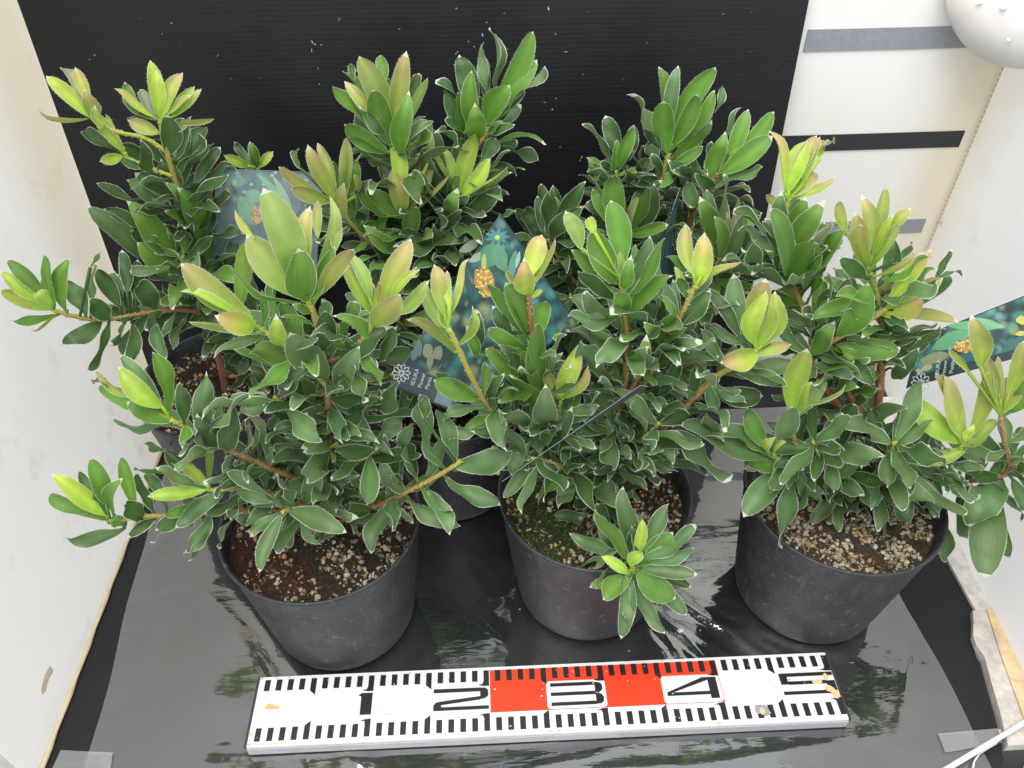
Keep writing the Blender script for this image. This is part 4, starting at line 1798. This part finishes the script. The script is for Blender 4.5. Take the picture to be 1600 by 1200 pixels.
# ------------------------------------------------------------------ plant at the front right
FR = potted("wide shrub at the front right with olive tips spreading past the picture edge", 0.260, 0.106, [(1355, 725, .111), (1372, 640, .112)], 26, soil_n=4200, paler=True)
shoot(FR, [(1371, 650, .112), (1377, 580, .113), (1379, 510, .114), (1370, 460, .115), (1359, 425, .116)], 3.2, 1.6, """
1421 400 1427 378 14 d
1457 438 1485 392 10 d
1394 440 1397 374 28 d
1322 362 1310 314 20 o
1362 375 1349 312 28 o
1368 365 1384 293 20 l
1391 358 1421 327 20 o
1345 405 1338 338 30 o
1364 378 1391 338 14 y
1350 440 1320 407 26 d
1361 414 1409 351 20 l
1352 414 1345 352 24 o
1367 432 1428 400 10 o
""", c0=(0.30, 0.10, 0.06), c1=GRN, auto=[(0.25, 0.8, 16, 32, 'dsm')])
shoot(FR, [(1365, 690, .112), (1320, 600, .122), (1268, 510, .140), (1232, 420, .160), (1226, 350, .176), (1233, 312, .182)], 2.8, 1.5, """
1280 250 1284 215 16 r
1283 230 1302 217 8 g
1228 285 1275 212 26 o
1222 300 1216 206 17 r curl=.8
1276 266 1280 215 18 r
1229 290 1260 222 36 y curl=0
1245 310 1303 282 16 o
1222 307 1277 268 32 o
1215 324 1198 304 14 r
1240 368 1257 313 30 m wv=0
1222 385 1217 308 26 s wv=0
1197 425 1200 342 20 d
1242 390 1280 325 38 m wv=0
1230 395 1240 368 12 s
1285 432 1312 362 28 m
1290 420 1302 347 12 g
1265 440 1285 385 18 d
1218 432 1208 328 24 m wv=0
1190 438 1177 385 16 s
1222 445 1275 380 54 m wv=0 curl=0
""", c0=RUST, c1=GRN, auto=[(0.1, 0.75, 34, 33, 'dssm')])
shoot(FR, [(1360, 700, .112), (1300, 620, .116), (1265, 560, .118), (1300, 533, .114), (1345, 508, .111), (1385, 482, .109)], 2.8, 1.9, """
1430 495 1486 430 28 d
1460 440 1502 426 10 d
1328 510 1300 430 20 s
1290 510 1328 436 22 s
1360 490 1376 450 20 d
1372 485 1388 440 20 o
1392 462 1452 392 28 r
1410 455 1443 440 16 y
1440 455 1452 440 12 y
1420 475 1472 436 24 o
1376 494 1440 462 46 r curl=.1
1380 495 1496 502 16 o
1380 540 1413 510 36 d
1412 550 1470 513 12 d
1304 543 1390 515 20 d
1325 532 1357 524 16 m
1309 525 1355 446 42 m wv=0 curl=.1
1266 555 1293 515 32 m curl=.8
1303 548 1406 547 36 m wv=0
1395 592 1430 556 26 d
1270 570 1332 588 22 s
1325 570 1365 600 24 d
""", c0=RUST, c1=YGRN, auto=[(0.1, 0.75, 24, 31, 'dssm')])
shoot(FR, [(1325, 775, .111), (1290, 745, .103), (1250, 705, .095), (1238, 670, .090), (1238, 652, .088)], 2.2, 1.3, """
1249 636 1262 602 14 y
1239 653 1290 592 26 l
1236 643 1261 548 38 y curl=.1
1279 616 1323 606 8 o
1246 640 1262 600 18 y
1210 690 1232 626 32 s wv=.05
""", c0=RUST, c1=GRN, auto=[(0.0, 0.6, 10, 29, 'dss')])
shoot(FR, [(1325, 782, .110), (1290, 745, .103), (1250, 732, .096), (1222, 722, .091), (1206, 712, .088)], 2.4, 1.5, """
1104 645 1142 690 20 s
1185 687 1168 640 30 m
1188 707 1110 668 20 s
1208 714 1078 652 32 s wv=.1
1242 731 1270 682 20 s
1286 731 1300 658 22 s
1215 734 1170 722 32 m curl=.8
1246 734 1280 785 28 s
1293 800 1284 868 18 s
1290 737 1357 758 40 s
1225 738 1163 805 42 s wv=.05
1231 755 1213 853 26 s
1205 712 1200 690 8 y
1210 708 1222 690 8 y
""", c0=RUST, c1=GRN, auto=[(0.0, 0.8, 18, 29, 'dsss')])
shoot(FR, [(1335, 785, .110), (1385, 762, .104), (1430, 742, .097), (1475, 722, .090), (1505, 694, .086)], 2.5, 1.5, """
1478 655 1465 585 22 o
1508 680 1478 590 30 o
1498 690 1418 619 36 y curl=.1
1524 678 1540 580 30 o
1505 702 1535 668 12 o
1535 707 1560 655 22 l
1517 707 1437 722 24 o
1507 690 1520 668 14 y
1455 760 1395 722 30 s
1410 755 1417 818 30 s
1472 760 1460 808 24 s
1375 780 1385 838 16 s
1465 815 1477 875 26 s
""", c0=RUST, c1=GRN, auto=[(0.05, 0.8, 24, 30, 'dsss')])
shoot(FR, [(1400, 768, .104), (1480, 755, .094), (1545, 748, .086), (1576, 735, .083), (1570, 690, .084), (1564, 650, .086)], 2.4, 1.3, """
1590 712 1578 670 20 s
1515 583 1482 546 12 o
1532 575 1522 500 32 o
1549 600 1538 553 26 o
1562 600 1560 560 16 o
1563 640 1580 590 42 o
1585 590 1600 535 26 o
1595 640 1612 570 34 m
1567 747 1498 725 26 d
1590 755 1606 800 24 s
1570 820 1575 872 20 d
1567 752 1520 812 54 s
1500 800 1532 852 50 s
1558 775 1537 902 52 s wv=.1
1600 745 1640 700 30 s
""", c0=RUST, c1=(0.45, 0.25, 0.15), auto=[(0.1, 0.8, 16, 32, 'dsss')])
shoot(FR, [(1345, 775, .110), (1345, 730, .110), (1360, 680, .108)], 2.4, 1.4, """
1300 760 1310 690 24 s
1330 740 1320 680 22 s
1350 730 1360 670 24 s
1390 720 1400 670 22 s
1400 740 1440 690 24 s
1350 760 1300 720 24 s
""", c0=BARK, c1=RUST, auto=[(0.0, 1, 46, 31, 'ddsss')])

# ------------------------------------------------------------------ short lower side shoots that close the plants towards the pots
for pl, st, n, cl in ((BM, [(690, 608, .262), (655, 598, .238), (610, 585, .218)], 16, 'ddds'), (BM, [(695, 608, .262), (742, 598, .240), (795, 580, .222)], 16, 'ddds'),
                      (BM, [(690, 600, .260), (688, 570, .228), (682, 545, .212)], 16, 'ddds'), (BM, [(690, 590, .262), (640, 520, .240), (600, 480, .230)], 18, 'ddsm'),
                      (BL, [(360, 588, .274), (425, 580, .255), (480, 565, .240)], 14, 'dds'),
                      (BL, [(345, 540, .28), (300, 450, .262), (285, 400, .255)], 14, 'dsm'),
                      (BR, [(985, 602, .262), (930, 588, .240), (885, 560, .225)], 16, 'ddds'), (BR, [(990, 602, .262), (1042, 586, .240), (1095, 560, .222)], 16, 'ddds'),
                      (BR, [(990, 570, .266), (1050, 520, .245), (1085, 480, .235)], 16, 'ddsm'), (BR, [(990, 570, .266), (930, 500, .250), (890, 460, .24)], 16, 'dddm'),
                      (FL, [(514, 740, .104), (560, 720, .095), (590, 700, .09)], 6, 'dss'), (FL, [(514, 700, .104), (460, 650, .096), (430, 620, .09)], 6, 'dss'),
                      (FL, [(514, 790, .104), (470, 790, .080), (440, 800, .062)], 7, 'ss'),
                      (FM, [(930, 770, .122), (880, 730, .100), (830, 715, .085)], 12, 'dss'), (FM, [(935, 760, .122), (990, 700, .108), (1030, 660, .10)], 12, 'dss'),
                      (FM, [(960, 660, .122), (1010, 560, .122), (1020, 500, .124)], 12, 'dsm'),
                      (FR, [(1345, 770, .106), (1300, 720, .092), (1270, 690, .084)], 12, 'dss'), (FR, [(1350, 775, .106), (1395, 745, .095), (1425, 728, .09)], 9, 'dss'),
                      (FR, [(1350, 760, .106), (1380, 720, .088), (1400, 690, .08)], 12, 'dss')):
    shoot(pl, st, 2.2, 1.1, "", c0=RUST, c1=YGRN, auto=[(0.15, 1.0, n, 34, cl)])

# ------------------------------------------------------------------ printed plant tags
class Card:
    def __init__(s, name, corners, label, back=(0.55, 0.57, 0.60), fade=0.06, front=(0.030, 0.060, 0.062)):
        s.fade = fade  # glare on the card, painted in by paling the printed colours
        """corners: four (px, py, Y) points; the first three fix the plane"""
        pts = [P(*c) for c in corners[:3]]
        s.n = (pts[1] - pts[0]).cross(pts[2] - pts[0]).normalized()
        if s.n.dot(CAM - pts[0]) < 0:
            s.n = -s.n
        s.o = pts[0]
        s.root = empty(name, pts[0])
        tag(s.root, label, "plant tag", "printed picture tags tied to the shrubs")
        q = [s.at(c[0], c[1]) for c in corners]
        mb = MB()
        t = s.n * 0.0005
        mb.quad(q, 0, front)
        mb.quad([p - t for p in reversed(q)], 0, back)
        for i in range(4):
            a, b_ = q[i], q[(i + 1) % 4]
            mb.quad([a - t, b_ - t, b_, a], 0, (0.62, 0.66, 0.68))
        mb.build("card", MCARD, s.root, smooth=False)
        s.lift = 0.00010
        s.mb = MB()

    def at(s, px, py, lift=0.0):
        return PPL(px, py, s.o + s.n * lift, s.n)

    def poly(s, pts, col):
        s.lift += 0.000004
        col = lerp3(col, (0.36, 0.43, 0.45), s.fade)
        s.mb.quad([s.at(x, y, s.lift) for x, y in pts], 0, col)

    def blob(s, x, y, rx, ry, col, rot=0.0, r=None, n=10):
        pts = []
        for k in range(n):
            w = 2 * math.pi * k / n
            j = r.uniform(0.75, 1.15) if r else 1
            a, b_ = rx * math.cos(w) * j, ry * math.sin(w) * j
            pts.append((x + a * math.cos(rot) - b_ * math.sin(rot), y + a * math.sin(rot) + b_ * math.cos(rot)))
        s.poly(pts, col)

    def leafshape(s, x0, y0, x1, y1, w, col):
        dx, dy = x1 - x0, y1 - y0
        l = math.hypot(dx, dy)
        nx, ny = -dy / l, dx / l
        pts = []
        for t in (0, .2, .45, .7, .9, 1):
            f = math.sin(math.pi * min(1, t * 0.96 + 0.02)) ** 0.8
            pts.append((x0 + dx * t + nx * w / 2 * f, y0 + dy * t + ny * w / 2 * f))
        for t in (.9, .7, .45, .2):
            f = math.sin(math.pi * min(1, t * 0.96 + 0.02)) ** 0.8
            pts.append((x0 + dx * t - nx * w / 2 * f, y0 + dy * t - ny * w / 2 * f))
        s.poly(pts, col)

    def bokeh(s, quad, seed, n=60, sz=(2, 7), base=(0.022, 0.055, 0.060)):
        """out-of-focus garden printed on the card: soft spots summed over a fine mesh"""
        r = random.Random(seed)
        (ax, ay), (bx, by), (cx, cy), (dx, dy) = quad

        def uv(u, v):
            return ((ax * (1 - u) + bx * u) * (1 - v) + (dx * (1 - u) + cx * u) * v, (ay * (1 - u) + by * u) * (1 - v) + (dy * (1 - u) + cy * u) * v)
        sp_ = []
        for i in range(n):
            x, y = uv(r.random(), r.random())
            q = r.random()
            col = (0.03, 0.19, 0.17) if q < 0.35 else ((0.07, 0.30, 0.26) if q < 0.5 else ((0.008, 0.018, 0.022) if q < 0.82 else ((0.16, 0.36, 0.34) if q < 0.93 else (0.30, 0.36, 0.16))))
            sp_.append((x, y, r.uniform(*sz), r.uniform(0.5, 1.0), col))
        s.lift += 0.00001
        NU, NV = 64, 48
        b0 = len(s.mb.v)
        for i in range(NU + 1):
            for j in range(NV + 1):
                x, y = uv(i / NU, j / NV)
                c = list(base)
                for (px, py, rad, st, col) in sp_:
                    d2 = ((x - px) ** 2 + (y - py) ** 2) / (rad * rad)
                    if d2 < 4:
                        f = st * math.exp(-d2 * d2 * 1.2)
                        c = [a * (1 - f) + b_ * f for a, b_ in zip(c, col)]
                s.mb.v.append(tuple(s.at(x, y, s.lift)))
                s.mb.c.append(lerp3(c, (0.36, 0.43, 0.45), s.fade))
        for i in range(NU):
            for j in range(NV):
                k = b0 + i * (NV + 1) + j
                s.mb.f.append((k, k + NV + 1, k + NV + 2, k + 1))
                s.mb.m.append(0)

    def flower(s, x, y, rx, ry, rot=0.0, seed=1):
        r = random.Random(seed)
        s.blob(x, y, rx, ry, (0.50, 0.28, 0.05), rot, r, 16)
        for i in range(90):
            a, q = r.uniform(0, 6.283), math.sqrt(r.random()) * 0.95
            xx, yy = rx * q * math.cos(a), ry * q * math.sin(a)
            c = r.choice(((0.75, 0.50, 0.10), (0.85, 0.62, 0.20), (0.60, 0.26, 0.04), (0.35, 0.16, 0.03), (0.80, 0.70, 0.30)))
            s.blob(x + xx * math.cos(rot) - yy * math.sin(rot), y + xx * math.sin(rot) + yy * math.cos(rot), rx * 0.16, rx * 0.09, c, r.uniform(0, 3), None, 6)

    def emblem(s, x, y, R):
        W_ = (0.78, 0.80, 0.80)

        def stroke(pts, w):
            for (a, b_), (c, d) in zip(pts, pts[1:]):
                l = math.hypot(c - a, d - b_) or 1
                nx, ny = -(d - b_) / l * w / 2, (c - a) / l * w / 2
                s.poly([(a + nx, b_ + ny), (c + nx, d + ny), (c - nx, d - ny), (a - nx, b_ - ny)], W_)
        for k in range(10):
            a = 2 * math.pi * k / 10
            da = math.pi / 10
            pts = [(x + R * 0.50 * math.cos(a - da), y + R * 0.50 * math.sin(a - da)), (x + R * 0.80 * math.cos(a - da * 0.75), y + R * 0.80 * math.sin(a - da * 0.75)),
                   (x + R * math.cos(a), y + R * math.sin(a)), (x + R * 0.80 * math.cos(a + da * 0.75), y + R * 0.80 * math.sin(a + da * 0.75)), (x + R * 0.50 * math.cos(a + da), y + R * 0.50 * math.sin(a + da))]
            stroke(pts, R * 0.07)
        for k in range(8):
            a = 2 * math.pi * k / 8 + 0.2
            stroke([(x + R * 0.14 * math.cos(a), y + R * 0.14 * math.sin(a)), (x + R * 0.30 * math.cos(a - .25), y + R * 0.30 * math.sin(a - .25)),
                    (x + R * 0.46 * math.cos(a), y + R * 0.46 * math.sin(a)), (x + R * 0.30 * math.cos(a + .25), y + R * 0.30 * math.sin(a + .25)), (x + R * 0.14 * math.cos(a), y + R * 0.14 * math.sin(a))], R * 0.06)

    def text(s, txt, x, y, size, ux, uy, vx, vy):
        """size in px; (ux,uy) px direction of reading, (vx,vy) px direction of letter tops"""
        cu = bpy.data.curves.new("lettering", 'FONT')
        cu.body = txt
        cu.size = 1.0
        ob = bpy.data.objects.new("lettering", cu)
        sc.collection.objects.link(ob)
        dg = bpy.context.evaluated_depsgraph_get()
        me = bpy.data.meshes.new_from_object(ob.evaluated_get(dg))
        bpy.data.objects.remove(ob)
        s.lift += 0.00003
        mb = MB()
        for v in me.vertices:
            a, b_ = v.co.x * size, v.co.y * size
            mb.v.append(tuple(s.at(x + ux * a + vx * b_, y + uy * a + vy * b_, s.lift)))
            mb.c.append((0.78, 0.80, 0.80))
        for p in me.polygons:
            mb.f.append(tuple(p.vertices))
            mb.m.append(0)
        mb.build("lettering", MPRINT, s.root, smooth=False)

    def done(s):
        if s.mb.v:
            s.mb.build("printed_picture", MCARD, s.root, smooth=False)

    def tie(s, x, y, to):
        mb = MB()
        c = s.at(x, y, 0.0006)
        mb.tube([c + s.n * 0.0012, c - s.n * 0.001], [0.0016, 0.0016], [(0.01, 0.01, 0.01)] * 2, 10)
        mb.tube(smooth_path([c, (c + to) * 0.5 + Vector((0, 0, 0.006)), to], 5), [0.0009] * 11, [(0.012, 0.012, 0.012)] * 11, 6)
        mb.build("tie", MPLAIN, s.root)


A_ = Card("plant_tag", [(337, 264, .296), (502, 270, .296), (496, 420, .284), (330, 412, .284)], "picture tag standing behind the pale leaves of the front left shrub, its flower half hidden", fade=0.36)
A_.bokeh(((338, 265), (501, 271), (495, 418), (331, 410)), 4, 140, (3, 10), (0.06, 0.09, 0.11))
A_.blob(470, 290, 34, 20, (0.17, 0.19, 0.22), 0.1, random.Random(2))
A_.blob(440, 310, 40, 22, (0.14, 0.17, 0.20), 0.5, random.Random(3))
A_.blob(365, 282, 22, 12, (0.12, 0.34, 0.32), 0.2, random.Random(4))
A_.blob(366, 285, 4, 5, (0.45, 0.60, 0.15), 0)
for (x, y) in ((393, 288), (382, 300), (345, 292), (430, 270), (478, 282), (425, 274), (412, 288), (370, 270)):
    A_.blob(x, y, 3, 2.5, (0.30, 0.55, 0.50))
A_.leafshape(375, 305, 398, 350, 30, (0.16, 0.42, 0.20))
A_.leafshape(384, 300, 410, 312, 22, (0.20, 0.46, 0.24))
A_.leafshape(400, 270, 452, 318, 10, (0.22, 0.50, 0.26))
A_.leafshape(426, 274, 456, 325, 10, (0.30, 0.56, 0.32))
A_.flower(402, 335, 11, 16, 0.1, 2)
A_.tie(340, 402, P(322, 450, .279))
A_.done()

B_ = Card("plant_tag", [(782, 334, .235), (905, 510, .212), (700, 640, .165), (610, 602, .172)], "picture tag with a whole yellow flower head and three lettered lines between the middle shrubs")
B_.bokeh(((781, 337), (903, 509), (699, 637), (613, 601)), 9, 230, (3, 11))
for a in range(9):
    w = a * 0.7
    B_.leafshape(777, 370, 777 + 20 * math.cos(w), 370 + 14 * math.sin(w), 6, (0.07, 0.25, 0.24))
B_.blob(777, 371, 4, 4, (0.45, 0.65, 0.10))
B_.blob(735, 385, 20, 8, (0.20, 0.24, 0.16), -0.6, random.Random(4))
B_.blob(745, 402, 14, 6, (0.30, 0.42, 0.30), -0.4, random.Random(5))
for k in range(7):
    B_.leafshape(735, 465, 725 - 4 + k * 3, 405 + k * 8, 10, (0.03, 0.09, 0.10))
B_.leafshape(757, 418, 776, 380, 34, (0.09, 0.28, 0.15))
B_.leafshape(787, 425, 776, 380, 24, (0.11, 0.30, 0.17))
B_.leafshape(795, 445, 806, 390, 13, (0.12, 0.33, 0.23))
B_.leafshape(806, 420, 812, 392, 7, (0.30, 0.56, 0.40))
B_.leafshape(755, 425, 757, 395, 8, (0.45, 0.50, 0.12))
B_.leafshape(770, 480, 820, 450, 26, (0.05, 0.18, 0.17))
B_.flower(757, 439, 15, 25, -0.15, 5)
for i, (x, y, w) in enumerate(((668, 548, 8), (655, 545, 6), (684, 552, 7), (648, 552, 6), (672, 566, 6))):
    B_.blob(x, y, w, 13, ((0.26, 0.28, 0.19), (0.12, 0.20, 0.18))[i % 2], 0.2, random.Random(i))
B_.poly([(627, 566), (716, 604), (703, 637), (612, 600)], (0.055, 0.075, 0.095))
B_.poly([(690, 594), (716, 604), (703, 637), (678, 628)], (0.22, 0.29, 0.34))
B_.emblem(627, 583, 14.5)
for k, (t, x, y) in enumerate((("IIDUKA", 646.5, 603), ("Flower", 658, 606.5), ("Plants", 669, 609))):
    B_.text(t, x, y, 8.4, 0.30, -0.954, -0.954, -0.30)
B_.tie(642, 533, P(600, 540, .16))
B_.done()

C_ = Card("plant_tag", [(1416, 607, .120), (1436, 527, .130), (1640, 446, .140), (1640, 545, .128)], "picture tag leaning on the front right shrub before the white side wall")
C_.bokeh(((1437, 529), (1638, 448), (1638, 544), (1418, 605)), 14, 240, (3, 10))
C_.blob(1462, 560, 26, 9, (0.30, 0.34, 0.20), -0.3, random.Random(4))
C_.blob(1448, 574, 9, 5, (0.50, 0.46, 0.26), -0.3, random.Random(5))
C_.blob(1436, 580, 6, 4, (0.46, 0.48, 0.34), 0.2, random.Random(6))
C_.leafshape(1455, 545, 1518, 518, 26, (0.14, 0.42, 0.22))
C_.leafshape(1478, 508, 1572, 510, 16, (0.16, 0.46, 0.24))
C_.leafshape(1520, 497, 1570, 512, 10, (0.24, 0.54, 0.30))
C_.leafshape(1478, 575, 1560, 545, 28, (0.02, 0.13, 0.14))
C_.leafshape(1560, 560, 1620, 520, 24, (0.05, 0.16, 0.16))
C_.flower(1507, 541, 17, 11, -0.1, 7)
C_.blob(1596, 500, 10, 8, (0.60, 0.62, 0.08), 0.2, random.Random(7))
C_.leafshape(1585, 522, 1606, 520, 8, (0.65, 0.62, 0.12))
C_.poly([(1421, 590), (1525, 563), (1640, 532), (1640, 545), (1416, 607)], (0.012, 0.035, 0.042))
C_.emblem(1439, 598, 15.5)
for t, x, y in (("IIDUKA", 1466, 590), ("Flower", 1477, 587), ("Plants", 1489, 583)):
    C_.text(t, x, y, 9.0, 0.12, -0.99, -0.97, 0.22)
C_.tie(1397, 583, P(1376, 585, .113))
C_.done()

D_ = Card("plant_tag", [(784, 753, .055), (868, 696, .063), (1012, 604, .075), (1001, 602, .092)], "dark translucent tag seen nearly edge-on across the front middle shrub", (0.02, 0.022, 0.024), 0.0, (0.006, 0.007, 0.008))
D_.done()
E_ = Card("plant_tag", [(1053, 432, .235), (1051, 380, .24), (1063, 293, .25), (1010, 440, .262)], "dark tag turned away behind the front middle shrub with one white edge showing", (0.03, 0.05, 0.05))
for k in range(9):
    E_.leafshape(1020 + k * 4, 430 - k * 3, 1040 + k * 2, 345 - k * 4, 3, (0.02, 0.085, 0.08) if k % 2 else (0.012, 0.03, 0.035))
E_.done()

# ------------------------------------------------------------------ crumbs fallen on the film
rc = random.Random(17)


def crumb(px, py, s, col, label):
    c = PZ(px, py, 0.0045)
    mb = MB()
    for (a_, b1, c_) in ICO_V:
        j = rc.uniform(0.8, 1.2)
        mb.v.append((c.x + a_ * s * 1.3 * j, c.y + b1 * s * 0.9 * j, c.z + c_ * s * 0.6 * j))
        mb.c.append(col)
    for f in ICO_F:
        mb.f.append(f)
        mb.m.append(0)
    o = mb.build("pumice_crumb", MGRIT)
    tag(o, label, "crumb", "pumice crumbs dropped on the film")


crumb(1064, 985, 0.0028, (0.72, 0.68, 0.60), "largest white pumice crumb lying on the film beside the drooping leafy star")
crumb(1094, 985, 0.0007, (0.5, 0.47, 0.42), "tiny pale crumb on the film just right of the largest crumb")
crumb(983, 1017, 0.0008, (0.5, 0.47, 0.42), "tiny pale crumb on the film above the red part of the ruler")
crumb(812, 952, 0.0008, (0.5, 0.47, 0.42), "tiny pale crumb on the dark film left of the middle pot")
